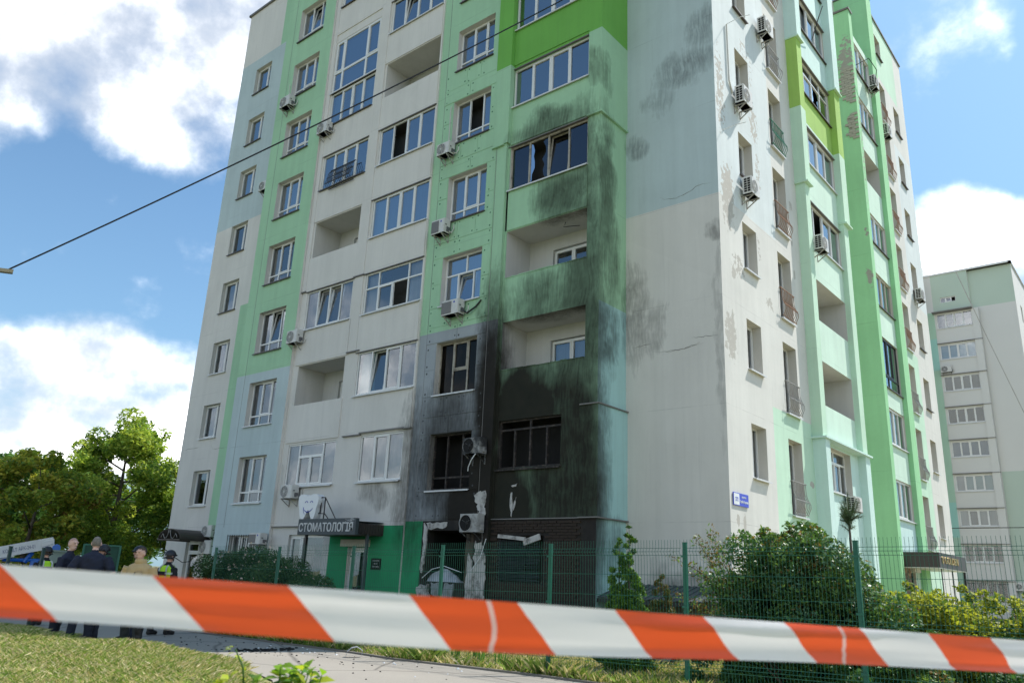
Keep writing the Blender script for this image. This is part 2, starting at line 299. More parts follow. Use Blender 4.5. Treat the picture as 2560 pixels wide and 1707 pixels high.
# ------------------------------------------------------------------ ground, path, lawn
def groundmat(name, cols, scale, rough=.95, bstr=.5):
    mt, g = newmat(name); pos = g.n('ShaderNodeNewGeometry').outputs['Position']
    a = g.noise(pos, scale, 7, .65); b = g.noise(pos, scale*.12, 4); c = g.mix(g.rng(a, .35, .65), c4(cols[0]), c4(cols[1])); c = g.mix(g.math('MULTIPLY', g.rng(b, .4, .65, 0, 1, True), .7), c, c4(cols[2]))
    finish(g, c, rough, g.noise(pos, scale*6, 5, .7), bstr, .03, spec=.2); return mt
mt, g = newmat('asphalt_path'); pos = g.n('ShaderNodeNewGeometry').outputs['Position']
c = g.mix(g.noise(pos, .8, 6, .6), (.27, .245, .21, 1), (.35, .32, .275, 1)); c = g.mix(g.math('MULTIPLY', g.rng(g.noise(pos, 60, 3, .7), .5, .75), .35), c, (.12, .11, .10, 1))
vo = g.n('ShaderNodeTexVoronoi', feature='DISTANCE_TO_EDGE'); g.l(g.vmath('ADD', pos, g.vmath('MULTIPLY', g.n('ShaderNodeTexNoise').outputs['Color'], (.6, .6, .6))), vo.inputs['Vector']); vo.inputs['Scale'].default_value = .28
c = g.mix(g.rng(vo.outputs['Distance'], .0, .012, .7, 0), c, (.09, .08, .07, 1))
finish(g, c, .92, g.noise(pos, 90, 4, .7), .35, .01, spec=.25); M['asphalt'] = mt
M['soil'] = groundmat('dry_grass_soil', ((.26, .22, .12), (.19, .20, .08), (.34, .28, .17)), 2.2); M['lawn'] = groundmat('lawn_soil', ((.22, .23, .08), (.32, .28, .15), (.18, .21, .06)), 3.)
mb = MB(); mb.quad((-900, -900, -.03), (900, -900, -.03), (900, 900, -.03), (-900, 900, -.03)); o = mb.build('ground', groundmat('far_ground', ((.18, .19, .09), (.22, .20, .13), (.16, .17, .09)), .4)); o['kind'] = 'structure'
mb = MB()
fe = [(-60, -9.4), (-30, -9.2), (-19, -9.1), (-8.8, -8.95), (-3.66, -8.72), (-2.2, -8.8), (-1., -8.6), (.5, -8.42), (7, -8.3), (20, -8.1), (60, -8)]; ne = [(-60, -14), (-30, -13), (-19, -12.3), (-8.8, -11.9), (-3.66, -11.6), (-2.2, -11.7), (-1.0, -12.1), (.4, -13.0), (7, -15.6), (20, -16), (60, -16)]
for i in range(len(fe)-1): mb.quad((*ne[i], 0), (*ne[i+1], 0), (*fe[i+1], 0), (*fe[i], 0))
o = mb.build('path', M['asphalt']); o['kind'] = 'structure'
mb = MB()
for i in range(2, len(fe)-2):
    mb.bar((fe[i][0], fe[i][1]+.04, .0), (fe[i+1][0], fe[i+1][1]+.04, .0), .08, .06)
o = mb.build('kerb', mat('old_kerb', (.17, .155, .13), .9, .3, 4.)); o['kind'] = 'structure'
mb = MB(); mb.quad((-60, -9.3, -.012), (60, -8.05, -.012), (60, 40, -.012), (-60, 40, -.012)); o = mb.build('verge', M['soil']); o['kind'] = 'structure'
def lawn_z(x, y):
    e = np.interp(x, [p[0] for p in ne], [p[1] for p in ne])+.25*np.sin(x*1.3)+.12*np.sin(x*3.1+1)
    t = np.clip((e-y)/1.3, 0, 1); return .2*t*t*(3-2*t)+.02*np.sin(x*2.1+y*1.7)*t-.02*(t <= 0)
mb = MB(); nx, ny = 90, 30; gx = np.linspace(-24, 12, nx); gy = np.linspace(-24, -11.2, ny)
for i in range(nx-1):
    for j in range(ny-1):
        q = [(gx[i], gy[j]), (gx[i+1], gy[j]), (gx[i+1], gy[j+1]), (gx[i], gy[j+1])]; mb.quad(*[(a, b, float(lawn_z(a, b))) for a, b in q])
o = mb.build('lawn', M['lawn'], None, True); o['kind'] = 'structure'

def leafmat(name, col, trans=.35, rough=.55):
    mt, g = newmat(name); oi = g.n('ShaderNodeNewGeometry'); rnd = oi.outputs['Random Per Island']
    c = g.mix(rnd, c4([x*.62 for x in col]), c4([min(1, x*1.4) for x in col]))
    b = g.n('ShaderNodeBsdfPrincipled'); g.l(c, b.inputs['Base Color']); b.inputs['Roughness'].default_value = rough; b.inputs['Specular IOR Level'].default_value = .18
    tr = g.n('ShaderNodeBsdfTranslucent'); g.l(g.mix(.5, c, (col[0]*1.6, col[1]*1.5, col[2]*.5, 1)), tr.inputs['Color'])
    mx = g.n('ShaderNodeMixShader'); mx.inputs[0].default_value = trans; g.l(b.outputs[0], mx.inputs[1]); g.l(tr.outputs[0], mx.inputs[2])
    o = g.n('ShaderNodeOutputMaterial'); g.l(mx.outputs[0], o.inputs[0]); return mt
def fastmesh(name, V, F, mi, mats, parent=None):
    """numpy verts (n,3) + faces (m,k) -> object"""
    me = bpy.data.meshes.new(name); n, k = F.shape
    me.vertices.add(len(V)); me.vertices.foreach_set('co', V.astype(np.float32).ravel())
    me.loops.add(n*k); me.loops.foreach_set('vertex_index', F.astype(np.int32).ravel())
    me.polygons.add(n); me.polygons.foreach_set('loop_start', np.arange(0, n*k, k, dtype=np.int32))
    for mt in mats: me.materials.append(mt)
    if mi is not None: me.polygons.foreach_set('material_index', mi.astype(np.int32))
    me.update(calc_edges=True); return child(name, me, parent)
def leaf_quads(C, size, up=.5, aspect=.55, droop=0.):
    n = len(C); N = RNG.normal(size=(n, 3)); N[:, 2] = np.abs(N[:, 2])+up; N /= np.linalg.norm(N, axis=1)[:, None]
    A = RNG.normal(size=(n, 3)); A[:, 2] -= droop; A -= N*(A*N).sum(1)[:, None]; A /= np.linalg.norm(A, axis=1)[:, None]; Bv = np.cross(N, A)
    s = size*RNG.uniform(.6, 1.3, n)[:, None]; A = A*s; Bv = Bv*s*aspect
    V = np.stack([C-A, C+Bv*.9-A*.1+N*s*.12, C+A, C-Bv*.9-A*.1+N*s*.12], 1).reshape(-1, 3); F = np.arange(4*n).reshape(n, 4); return V, F
def blades(n, xs, ys, zf, h, w, mats, name, probs, lean=.5, keep=None):
    x = RNG.uniform(*xs, n); y = RNG.uniform(*ys, n)
    if keep is not None: k = keep(x, y); x, y = x[k], y[k]; n = len(x)
    z = zf(x, y); hh = h*RNG.uniform(.35, 1.25, n)*(.75+.5*(np.sin(x*1.9+1.)*np.sin(y*2.3+x)*.5+.5)); a = RNG.uniform(0, 2*np.pi, n); l = RNG.normal(0, lean, (n, 2))*hh[:, None]
    dx, dy = np.cos(a)*w/2, np.sin(a)*w/2
    V = np.stack([np.stack([x-dx, y-dy, z], 1), np.stack([x+dx, y+dy, z], 1), np.stack([x+dx*.6+l[:, 0]*.4, y+dy*.6+l[:, 1]*.4, z+hh*.6], 1), np.stack([x+l[:, 0], y+l[:, 1], z+hh*.95], 1)], 1).reshape(-1, 3)
    # two triangles folded along the blade
    b = np.arange(n)[:, None]*4; F = np.concatenate([b+np.array([[0, 1, 2]]), b+np.array([[0, 2, 3]])], 0); mi = RNG.choice(len(mats), n, p=probs); o = fastmesh(name, V, F, np.concatenate([mi, mi]), mats); o['kind'] = 'stuff'; return o
G1 = leafmat('fresh_grass', (.22, .31, .06), .35); G2 = leafmat('dry_grass', (.52, .45, .22), .3); G3 = leafmat('deep_grass', (.13, .21, .04), .3); G4 = leafmat('straw', (.62, .54, .34), .25)
inv = lambda x, y: (y < np.interp(x, [p[0] for p in ne], [p[1] for p in ne])+.3*np.sin(x*1.3)+.1) & (y > -12.6-.42*(x+9)-.8)
blades(190000, (-13, 1.2), (-16.2, -11.3), lawn_z, .075, .0065, [G1, G2, G3, G4], 'lawn_grass', [.36, .28, .18, .18], .7, inv)
blades(40000, (-13, 1.2), (-16.2, -11.2), lawn_z, .03, .0055, [G2, G4], 'mown_hay', [.4, .6], 3.6, inv)
flat = lambda x, y: np.full_like(x, -.012)
blades(70000, (-12, 6), (-8.85, -2.2), flat, .13, .009, [G1, G2, G3, G4], 'verge_grass', [.22, .36, .2, .22], .6, lambda x, y: y > np.interp(x, [p[0] for p in fe], [p[1] for p in fe])+.12)
blades(16000, (-12, 3.5), (-8.9, -8.1), flat, .22, .011, [G1, G2, G3], 'tall_verge_grass', [.4, .25, .35], .5, lambda x, y: (y > np.interp(x, [p[0] for p in fe], [p[1] for p in fe])+.06) & (np.sin(x*2.3)+np.sin(x*.9) > -.3))
# ------------------------------------------------------------------ the apartment building
ROOF = 30.55
def S(k): return 3*(k-1)+.04
def wall(mb, ax, u0, u1, z0, z1, d, holes=(), zone=None, us=(), zs=()):
    U = sorted({u0, u1, *[u for u in us if u0 < u < u1], *[h[0] for h in holes], *[h[1] for h in holes]})
    Z = sorted({z0, z1, *[z for z in zs if z0 < z < z1], *[h[2] for h in holes], *[h[3] for h in holes]})
    for i in range(len(U)-1):
        for j in range(len(Z)-1):
            uc, zc = (U[i]+U[i+1])/2, (Z[j]+Z[j+1])/2
            if any(h[0] < uc < h[1] and h[2] < zc < h[3] for h in holes): continue
            mb.quad(P(ax, U[i], d, Z[j]), P(ax, U[i+1], d, Z[j]), P(ax, U[i+1], d, Z[j+1]), P(ax, U[i], d, Z[j+1]), zone(uc, zc) if zone else 0)
    for (a, b, c, e, dep, mi) in holes:
        if dep <= 0: continue
        for q in (((a, c), (a, e)), ((b, e), (b, c)), ((a, e), (b, e)), ((b, c), (a, c))):
            (p0, q0), (p1, q1) = q
            mb.quad(P(ax, p0, d, q0), P(ax, p1, d, q1), P(ax, p1, d-dep, q1), P(ax, p0, d-dep, q0), mi)
FULL4 = [(0, .25, 0, 1, 'f'), (.25, .5, 0, 1, 's'), (.5, .75, 0, 1, 's'), (.75, 1, 0, 1, 'f')]
TWO = [(0, .66, 0, 1, 'f'), (.66, 1, 0, 1, 'f')]
THREE = [(0, .36, .23, 1, 'f'), (.36, .72, .23, 1, 's'), (.72, 1, .23, 1, 'f'), (0, .36, 0, .23, 'f'), (.36, .72, 0, .23, 'f'), (.72, 1, 0, .23, 'f')]
def swap(l, i, ty): l = list(l); l[i] = l[i][:4]+(ty,); return l
def win(parent, ax, u0, u1, z0, z1, d, lay=FULL4, frame='upvc', glass='glass', cur='c_dark', sill=None, wd=None, fw=.05, name='window', label=None):
    """one window: frame mesh with its panes, sashes, curtain and sill as children"""
    w, h = u1-u0, z1-z0; mb = MB(); hs = []; fr = M[frame] if isinstance(frame, str) else frame
    rects = []
    for (a, b, c, e, ty) in lay:
        ra, rb, rc, re = u0+a*w, u0+b*w, z0+c*h, z0+e*h
        q = (ra+fw*(1 if a == 0 else .55), rb-fw*(1 if b == 1 else .55), rc+fw*(1 if c == 0 else .55), re-fw*(1 if e == 1 else .55)); rects.append(q+(ty,)); hs.append(q+(.06, 0))
    wall(mb, ax, u0, u1, z0, z1, d, hs)
    for (a, b, c, e, ty) in rects:
        if ty == 's':
            for bx in ((a, a+.04, c, e), (b-.04, b, c, e), (a+.04, b-.04, c, c+.045), (a+.04, b-.04, e-.045, e)): mb.abox(ax, bx[0], bx[1], d-.045, d+.014, bx[2], bx[3])
    o = mb.build(name, fr, parent)
    if label: o['label'] = label
    for (a, b, c, e, ty) in rects:
        gm = M[glass]
        if ty in 'fs':
            mb = MB(); k = .04 if ty == 's' else 0; mb.quad(P(ax, a+k, d-.03, c+k), P(ax, b-k, d-.03, c+k), P(ax, b-k, d-.03, e-k), P(ax, a+k, d-.03, e-k)); mb.build('pane', gm, o)
        elif ty == 't':       # tilted inwards at the top
            mb = MB(); tl = .17; k = .045
            def q(u, v, dd=0.): return P(ax, u, d-.02-tl*(v-c)/(e-c)+dd, v)
            for (p0, p1) in (((a, c), (a, e)), ((b, c), (b, e)), ((a, c), (b, c)), ((a, e), (b, e))):
                mb.bar(q(*p0), q(*p1), .055, .05, 0, P(ax, 0, 1, 0))
            sh = mb.build('open_sash', fr, o); mb = MB(); mb.quad(q(a, c), q(b, c), q(b, e), q(a, e)); mb.build('pane', gm, o)
        elif ty == 'b':       # broken: shards left in the frame
            mb = MB(); ww, hh = b-a, e-c; rr = random.Random(3)
            for side in ((0, 1), (1, 0)):
                pts = [(side[0], 0), (side[0], 1)]
                n = 7
                for i in range(n): pts.append((side[0]+(1 if side[0] == 0 else -1)*rr.uniform(.08, .34), 1-(i+.5)/n))
                mb.poly([P(ax, a+x*ww, d-.03, c+z*hh) for x, z in pts])
            mb.build('glass_shard', gm, o)
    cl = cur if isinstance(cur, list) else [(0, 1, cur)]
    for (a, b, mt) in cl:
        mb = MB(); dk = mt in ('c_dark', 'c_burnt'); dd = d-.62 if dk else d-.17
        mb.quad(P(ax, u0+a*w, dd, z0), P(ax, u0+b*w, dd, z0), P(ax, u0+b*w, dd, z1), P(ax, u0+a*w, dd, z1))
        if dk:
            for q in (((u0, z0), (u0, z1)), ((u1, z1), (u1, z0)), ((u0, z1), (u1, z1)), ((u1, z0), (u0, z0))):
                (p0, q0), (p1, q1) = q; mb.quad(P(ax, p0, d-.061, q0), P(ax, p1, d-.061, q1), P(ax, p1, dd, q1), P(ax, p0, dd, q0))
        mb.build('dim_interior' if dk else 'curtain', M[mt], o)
    if sill and wd is not None:
        mb = MB(); ov = .07
        a, b = u0-.03, u1+.03
        mb.hexa([P(ax, a, d-.02, z0-.012), P(ax, b, d-.02, z0-.012), P(ax, b, wd+ov, z0-.055), P(ax, a, wd+ov, z0-.055), P(ax, a, d-.02, z0+.012), P(ax, b, d-.02, z0+.012), P(ax, b, wd+ov, z0-.03), P(ax, a, wd+ov, z0-.03)])
        mb.hexa([P(ax, a, wd+ov, z0-.075), P(ax, b, wd+ov, z0-.075), P(ax, b, wd+ov+.008, z0-.075), P(ax, a, wd+ov+.008, z0-.075), P(ax, a, wd+ov, z0-.03), P(ax, b, wd+ov, z0-.03), P(ax, b, wd+ov+.008, z0-.03), P(ax, a, wd+ov+.008, z0-.03)])
        mb.build('sill', M[sill], o)
    return o
B = empty('apartment_building', (0, 0, 0), 'ten storey white, green and blue apartment block with one fire-blackened corner', 'building')
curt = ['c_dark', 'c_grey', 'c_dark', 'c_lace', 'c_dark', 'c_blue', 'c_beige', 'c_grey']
# ---- column of narrow windows at the far left end (set back)
dN, dG, dL, d2, dB = .53, 1.79, 1.65, 1.59, 1.44
def zoneN(u, z):
    if z < 13.02: return 1 if u > -23.45 else 0
    if z < 17.5: return 0
    if z < 27.15: return 2
    return 1 if u > -23.3 else 0
mb = MB(); hs = [(-25.31, -23.9, S(k)+.93, S(k)+2.45, .24, 3) for k in range(2, 10)]+[(-25.0, -23.93, .12, 2.42, .2, 3)]
wall(mb, 'A', -26.75, -20.66, -.3, ROOF, dN, hs, zoneN, (-23.45, -23.3), (13.02, 17.5, 27.15))
mb.quad((-26.75, -dN, -.3), (-26.75, -dN, ROOF), (-26.75, 24.5, ROOF), (-26.75, 24.5, -.3), 0)
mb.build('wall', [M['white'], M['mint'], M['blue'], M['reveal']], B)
for k in range(2, 10):
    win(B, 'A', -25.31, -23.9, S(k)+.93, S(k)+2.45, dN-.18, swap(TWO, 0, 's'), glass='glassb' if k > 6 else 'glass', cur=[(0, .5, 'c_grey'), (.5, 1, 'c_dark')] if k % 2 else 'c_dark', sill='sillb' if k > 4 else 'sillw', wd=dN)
mb = MB(); mb.abox('A', -26.8, -20.6, dN-.05, dN+.09, ROOF-.06, ROOF+.05); mb.box(-26.86, -26.75, -dN-.09, 24.6, ROOF-.06, ROOF+.05); mb.each('parapet_flashing', M['flash'], B)
# ---- green column of three-light windows
def zoneG1(u, z):
    if z < 8.96: return 1
    return 2 if z > 27.3 and u > -19.7 else 0
mb = MB(); hs = [(-19.64, -17.77, S(k)+.78, S(k)+2.54, .26, 3) for k in range(2, 10)]+[(-19.55, -17.75, 1.28, 2.6, .22, 3)]
wall(mb, 'A', -20.66, -16.98, -.3, ROOF, dG, hs, zoneG1, (-19.7,), (8.96, 27.3))
mb.quad((-20.66, -dG, -.3), (-20.66, -dG, ROOF), (-20.66, -dN, ROOF), (-20.66, -dN, -.3), 0); mb.quad((-16.98, -dG, -.3), (-16.98, -dL+.05, -.3), (-16.98, -dL+.05, ROOF), (-16.98, -dG, ROOF), 4)
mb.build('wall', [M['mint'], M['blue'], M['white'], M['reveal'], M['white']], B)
for k in range(2, 10):
    lay = swap(THREE, 1, 't') if k in (4, 9) else THREE
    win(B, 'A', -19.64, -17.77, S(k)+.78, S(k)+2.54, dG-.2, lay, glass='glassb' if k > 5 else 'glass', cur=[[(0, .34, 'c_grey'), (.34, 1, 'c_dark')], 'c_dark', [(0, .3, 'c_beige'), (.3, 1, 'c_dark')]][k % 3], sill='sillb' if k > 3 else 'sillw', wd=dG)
w = win(B, 'A', -19.55, -17.75, 1.28, 2.6, dG-.16, [(0, .33, 0, 1, 'f'), (.33, .66, 0, 1, 's'), (.66, 1, 0, 1, 'f')], cur='c_grey', sill='sillw', wd=dG)
mb = MB()
for i in range(13): mb.bar((-19.6+.155*i, -dG-.05, 1.2), (-19.6+.155*i, -dG-.05, 2.62), .016)
for z in (1.25, 1.9, 2.58): mb.bar((-19.62, -dG-.05, z), (-17.72, -dG-.05, z), .02)
mb.build('window_bars', M['ironblack'], w)
mb = MB(); mb.abox('A', -20.068, -20.05, dG-.01, dG+.003, 2.9, ROOF-.2); mb.each('panel_joint', M['flash'], B)
# ---- twin loggia columns in white
LA0, LA1, LB0, LB1, LR = -16.62, -13.82, -13.1, -10.1, -10.03
def lsill(k): return S(k)+1.31
def ltop(k): return S(k)+2.86
openA, openB = {3, 5}, {7}
mb = MB(); hs = []
for k in range(3, 10):
    if k == 8: hs.append((LA0-.1, LA1+.06, 20.98, 23.55, .1, 3))
    else: hs.append((LA0, LA1, lsill(k), ltop(k), 1.25 if k in openA else .1, 3))
    hs.append((LB0, LB1, lsill(k), ltop(k), 1.25 if k in openB else .1, 3))
hs += [(LA0, LA1, 4.34, 5.86, .1, 3), (-12.5, -10.38, 4.34, 5.88, .1, 3), (-15.95, -13.95, .1, 2.62, .12, 3), (-12.62, -11.6, .12, 2.22, .18, 3)]
wall(mb, 'A', -16.98, LR, -.3, ROOF, dL, hs, lambda u, z: (2 if (z < 2.9 and u > -13.62) else 0), (-13.62,), (2.9,))
mb.quad((LR, -dL, -.3), (LR, -dL, ROOF), (LR, -d2, ROOF), (LR, -d2, -.3), 0)
mb.build('wall', [M['white'], M['mint'], M['vgreen'], M['reveal']], B)
# proud parapet panels, the pilaster between and little metal caps where the cladding steps
mb = MB()
for k in range(3, 10):
    for (a, b, op) in ((LA0-.18, LA1+.1, k in openA), (LB0-.1, LB1+.03, k in openB)):
        if k == 8 and a < -14: mb.abox('A', a, b, dL, dL+.03, S(8)-.1, 20.9); continue
        mb.abox('A', a, b, dL, dL+.035, S(k)-.1, lsill(k)-(0 if op else .05))
mb.each('parapet_panel', M['white'], B)
mb = MB(); mb.abox('A', LA1+.1, LB0-.1, dL, dL+.055, 11.95, ROOF); mb.abox('A', LA1+.12, LB0-.12, dL, dL+.03, 9., 11.9); mb.abox('A', -16.97, -16.72, dL, dL+.05, 12., ROOF); mb.each('pilaster', M['white'], B)
mb = MB()
for (a, b, z) in ((LA1+.06, LB0-.06, 11.93), (-17.0, -16.68, 11.96), (LA1+.1, LB0+.1, 9.0), (-13.45, -12.5, 5.93), (-12.55, -10.33, 5.98), (-10.4, -10.0, 5.96), (-17.0, -13.6, 2.9)): mb.abox('A', a, b, dL-.02, dL+.085, z-.02, z+.02)
for k in range(3, 10):
    if k not in openB and k > 2: mb.abox('A', LB0-.1, LB1+.06, dL-.02, dL+.06, ltop(k)+.0, ltop(k)+.025)
    if k not in openA and k != 8: mb.abox('A', LA0-.05, LA1+.06, dL-.02, dL+.055, ltop(k)+.0, ltop(k)+.02)
mb.each('flashing', M['flash'], B)
layA = {4: swap(swap(FULL4, 1, 't'), 2, 't'), 6: FULL4, 7: FULL4, 9: FULL4}
for k in (4, 6, 7, 9): win(B, 'A', LA0, LA1, lsill(k), ltop(k), dL-.03, layA[k], glass='glassb' if k > 5 else 'glass', cur={4: 'c_grey', 6: 'c_dark', 7: [(0, .25, 'c_teal'), (.25, .5, 'c_dark'), (.5, 1, 'c_teal')], 9: 'c_grey'}[k], sill='sillw' if k == 4 else 'sillb', wd=dL+.03)
win(B, 'A', LA0-.1, LA1+.06, 20.98, 23.55, dL-.02, [(0, .2, .38, 1, 's'), (.2, .72, .38, 1, 'f'), (.72, 1, .38, 1, 's'), (0, .2, 0, .38, 'f'), (.2, .72, 0, .38, 'f'), (.72, 1, 0, .38, 'f')], glass='glassb', cur='c_blue', sill='sillw', wd=dL, fw=.09)
win(B, 'A', LA0, LA1, 4.34, 5.86, dL-.03, [(0, .24, 0, 1, 'f'), (.24, .74, .7, 1, 'f'), (.74, 1, 0, 1, 'f'), (.24, .49, 0, .7, 's'), (.49, .74, 0, .7, 's')], cur='c_grey', sill='sillw', wd=dL+.03)
layB = {3: swap(FULL4, 1, 't'), 4: [(0, .24, .62, 1, 'f'), (.24, .76, .62, 1, 'f'), (.76, 1, .62, 1, 'f'), (0, .24, 0, .62, 'f'), (.24, .5, 0, .62, 's'), (.5, .76, 0, .62, 'o'), (.76, 1, 0, .62, 'f')], 5: FULL4, 6: swap(FULL4, 1, 'o'), 8: swap(FULL4, 1, 't'), 9: FULL4}
for k in layB: win(B, 'A', LB0, LB1, lsill(k), ltop(k), dL-.03, layB[k], glass='glassb' if k > 4 else 'glass', cur={3: [(0, .27, 'c_teal'), (.27, 1, 'c_dark')], 4: [(0, .22, 'c_lace'), (.22, .74, 'c_dark'), (.74, 1, 'c_lace')], 5: [(0, .25, 'c_teal'), (.25, 1, 'c_blue')], 6: 'c_dark', 8: 'c_dark', 9: 'c_blue'}[k], sill='sillw', wd=dL+.03)
win(B, 'A', -12.5, -10.38, 4.34, 5.88, dL-.03, [(0, .33, 0, 1, 'f'), (.33, .66, 0, 1, 's'), (.66, 1, 0, 1, 'f')], cur='c_beige', sill='sillw', wd=dL+.03)
def loggia_back(ax, u0, u1, k, z0, z1, d, frame='upvc', glass='glass'):
    """back wall of an open loggia with its balcony door and window"""
    mb = MB(); uw = u0+.95; zf = S(k)+.35
    wall(mb, ax, u0, u1, z0, z1, d, [(uw, uw+1.75, z0-.0, z1-.42, .12, 1)])
    o = mb.build('loggia_wall', [M['loggia'], M['loggia']], B)
    win(o.parent, ax, uw, uw+1.75, z0-.02, z1-.44, d-.1, [(0, .42, 0, 1, 's'), (.42, 1, 0, 1, 's')], frame, glass, 'c_grey' if k != 4 else 'c_dark', name='balcony_door')
for k in openA: loggia_back('A', LA0, LA1, k, lsill(k), ltop(k), dL-1.25)
for k in openB: loggia_back('A', LB0, LB1, k, lsill(k), ltop(k), dL-1.25)
# ---- shop front of the dental surgery
win(B, 'A', -15.95, -13.95, .1, 2.62, dL-.1, [(0, .34, 0, 1, 's'), (.34, .44, 0, 1, 'f'), (.44, 1, 0, 1, 'f')], cur=[(0, .3, 'c_beige'), (.3, 1, 'c_dark')], name='shop_window', fw=.09)
dr = win(B, 'A', -12.62, -11.6, .12, 2.22, dL-.14, [(0, 1, 0, 1, 's')], cur='c_dark', name='door', fw=.1)
mb = MB(); mb.tube([(-12.42, -dL+.06, .95), (-12.42, -dL-.02, .95), (-12.42, -dL-.02, 1.35), (-12.42, -dL+.06, 1.35)], .018); mb.build('handle', M['enamel'], dr)
mb = MB(); mb.abox('A', -12.82, -11.53, dL, dL+.17, 2.24, 2.46); mb.build('shutter_box', M['upvcb'], B)
dr = win(B, 'A', -25.0, -23.93, .12, 2.42, dN-.14, [(0, 1, .82, 1, 'f'), (0, 1, 0, .82, 's')], cur='c_dark', name='door', fw=.1)
mb = MB(); mb.tube([(-24.05, -dN+.1, 1.0), (-24.05, -dN+.02, 1.0), (-24.05, -dN+.02, 1.4), (-24.05, -dN+.1, 1.4)], .02); mb.build('handle', M['enamel'], dr)
# ---- column clad in insulation boards, burnt below
def zoneG2(u, z):
    if z < 3.02: return 3 if u < -9.25 else 4
    return 1 if z < 9.05 else 0
w2a, w2b = -9.2, -7.43
mb = MB(); hs = [(w2a, w2b, S(k)+.91, S(k)+2.63, .26, 2) for k in range(2, 10)]+[(-9.02, -7.4, 1.28, 2.74, .3, 4)]
wall(mb, 'A', LR, -6.6, -.3, ROOF, d2, hs, zoneG2, (-9.25,), (3.02, 9.05))
mb.quad((-6.6, -d2, -.3), (-6.6, -dB, -.3), (-6.6, -dB, ROOF), (-6.6, -d2, ROOF), 0)
mb.build('wall', [M['mint'], M['panelgrey'], M['reveal'], M['vgreen'], M['char']], B)
rr = random.Random(11); dow = MB()
def board(u0, u1, z0, z1):
    g_ = .007; t_ = .014+rr.uniform(-.004, .006); mb = MB()
    a, b, c, e = u0+g_, u1-g_, z0+g_, z1-g_
    mi = 0
    if z1 <= 9.06: mi = 1
    elif z0 < 9.05:
        mb.abox('A', a, b, d2, d2+t_, c, 9.05, 1); mb.abox('A', a, b, d2, d2+t_, 9.05, e, 0); mb.build('panel', [M['mint'], M['panelgrey']], B); mi = None
    if mi is not None: mb.abox('A', a, b, d2, d2+t_, c, e, mi); mb.build('panel', [M['mint'], M['panelgrey']], B)
    for (x, z) in ((a+.1, c+.1), (b-.1, c+.1), (a+.1, e-.1), (b-.1, e-.1)):
        if b-a < .5 and x > (a+b)/2: continue
        dow.disc((x+rr.uniform(-.03, .03), -d2-t_-.002, z+rr.uniform(-.03, .03)), rr.uniform(.024, .036), (0, -1, 0), 9, 1 if z < 9.05 else 0)
for k in range(2, 7):
    zs, zt = S(k)+.86, S(k)+2.63
    for (a, b, sp) in ((-9.66, w2a-.02, (.55, .6)), (w2b+.03, -7.05, (.4, .72))):
        z = zs
        cuts = [zs, zs+1.77*sp[0]*rr.uniform(.85, 1.1), zs+1.77*.97]
        for i in range(2): board(a, b, cuts[i], cuts[i+1])
    zn = S(k+1)+.86; zb = zs+1.77*.97; zm = zb+(zn-zb)*.47
    x1 = -9.66+rr.uniform(.8, 1.1); x2 = x1+rr.uniform(.65, .85)
    for (a, b) in ((-9.66, x1), (x1, x2), (x2, -7.05)): board(a, b, zm, zn)
    x1 = -9.66+rr.uniform(1.0, 1.5)
    for (a, b) in ((-9.66, x1), (x1, -7.05)): board(a, b, max(zb, zt+.01), zm)
for (a, b) in ((-9.66, -8.72), (-8.72, -7.05)): board(a, b, 3.06, 3.88)
o = dow.build('dowel', [mat('green_dowel', (.06, .16, .09), .8), mat('dark_dowel', (.05, .052, .055), .8)], B); o['kind'] = 'stuff'
mb = MB()
for u in (-9.675, -7.02): mb.abox('A', u-.008, u+.008, d2-.01, d2+.004, 3.0, ROOF-.2)
mb.each('panel_joint', M['flash'], B)
TT = [(0, .53, .62, 1, 'f'), (.53, 1, .62, 1, 'f'), (0, .33, 0, .62, 'f'), (.33, .72, 0, .62, 't'), (.72, 1, 0, .62, 'f')]
BURN = [(0, .34, .22, 1, 'o'), (.34, .7, .22, 1, 'o'), (.7, 1, .22, 1, 'o'), (0, .34, 0, .22, 'o'), (.34, .7, 0, .22, 'o'), (.7, 1, 0, .22, 'o')]
lay2 = {2: BURN, 3: [(0, .34, 0, 1, 'f'), (.34, .70, .45, 1, 's'), (.34, .70, 0, .45, 'f'), (.70, 1, 0, 1, 'f')], 4: TT, 5: THREE, 6: swap(THREE, 1, 'o'), 7: THREE, 8: THREE, 9: THREE}
for k in range(2, 10):
    win(B, 'A', w2a, w2b, S(k)+.91, S(k)+2.63, d2-.2, lay2[k], frame={2: 'burntframe', 3: 'sootframe'}.get(k, 'upvc'), glass={2: 'glassd', 3: 'glassd'}.get(k, 'glassb'), cur={2: 'c_burnt', 3: 'c_burnt', 4: [(0, 1, 'c_blue')], 5: 'c_blue', 6: [(0, .6, 'c_dark'), (.7, 1, 'c_blue')], 7: [(0, .33, 'c_foil'), (.33, 1, 'c_dark')]}.get(k, 'c_dark'), sill={2: 'sillw', 3: 'sillw'}.get(k, 'sillb' if k > 4 else 'sillw'), wd=d2, label={2: 'burnt out window with charred frame', 3: 'smoke stained window'}.get(k))
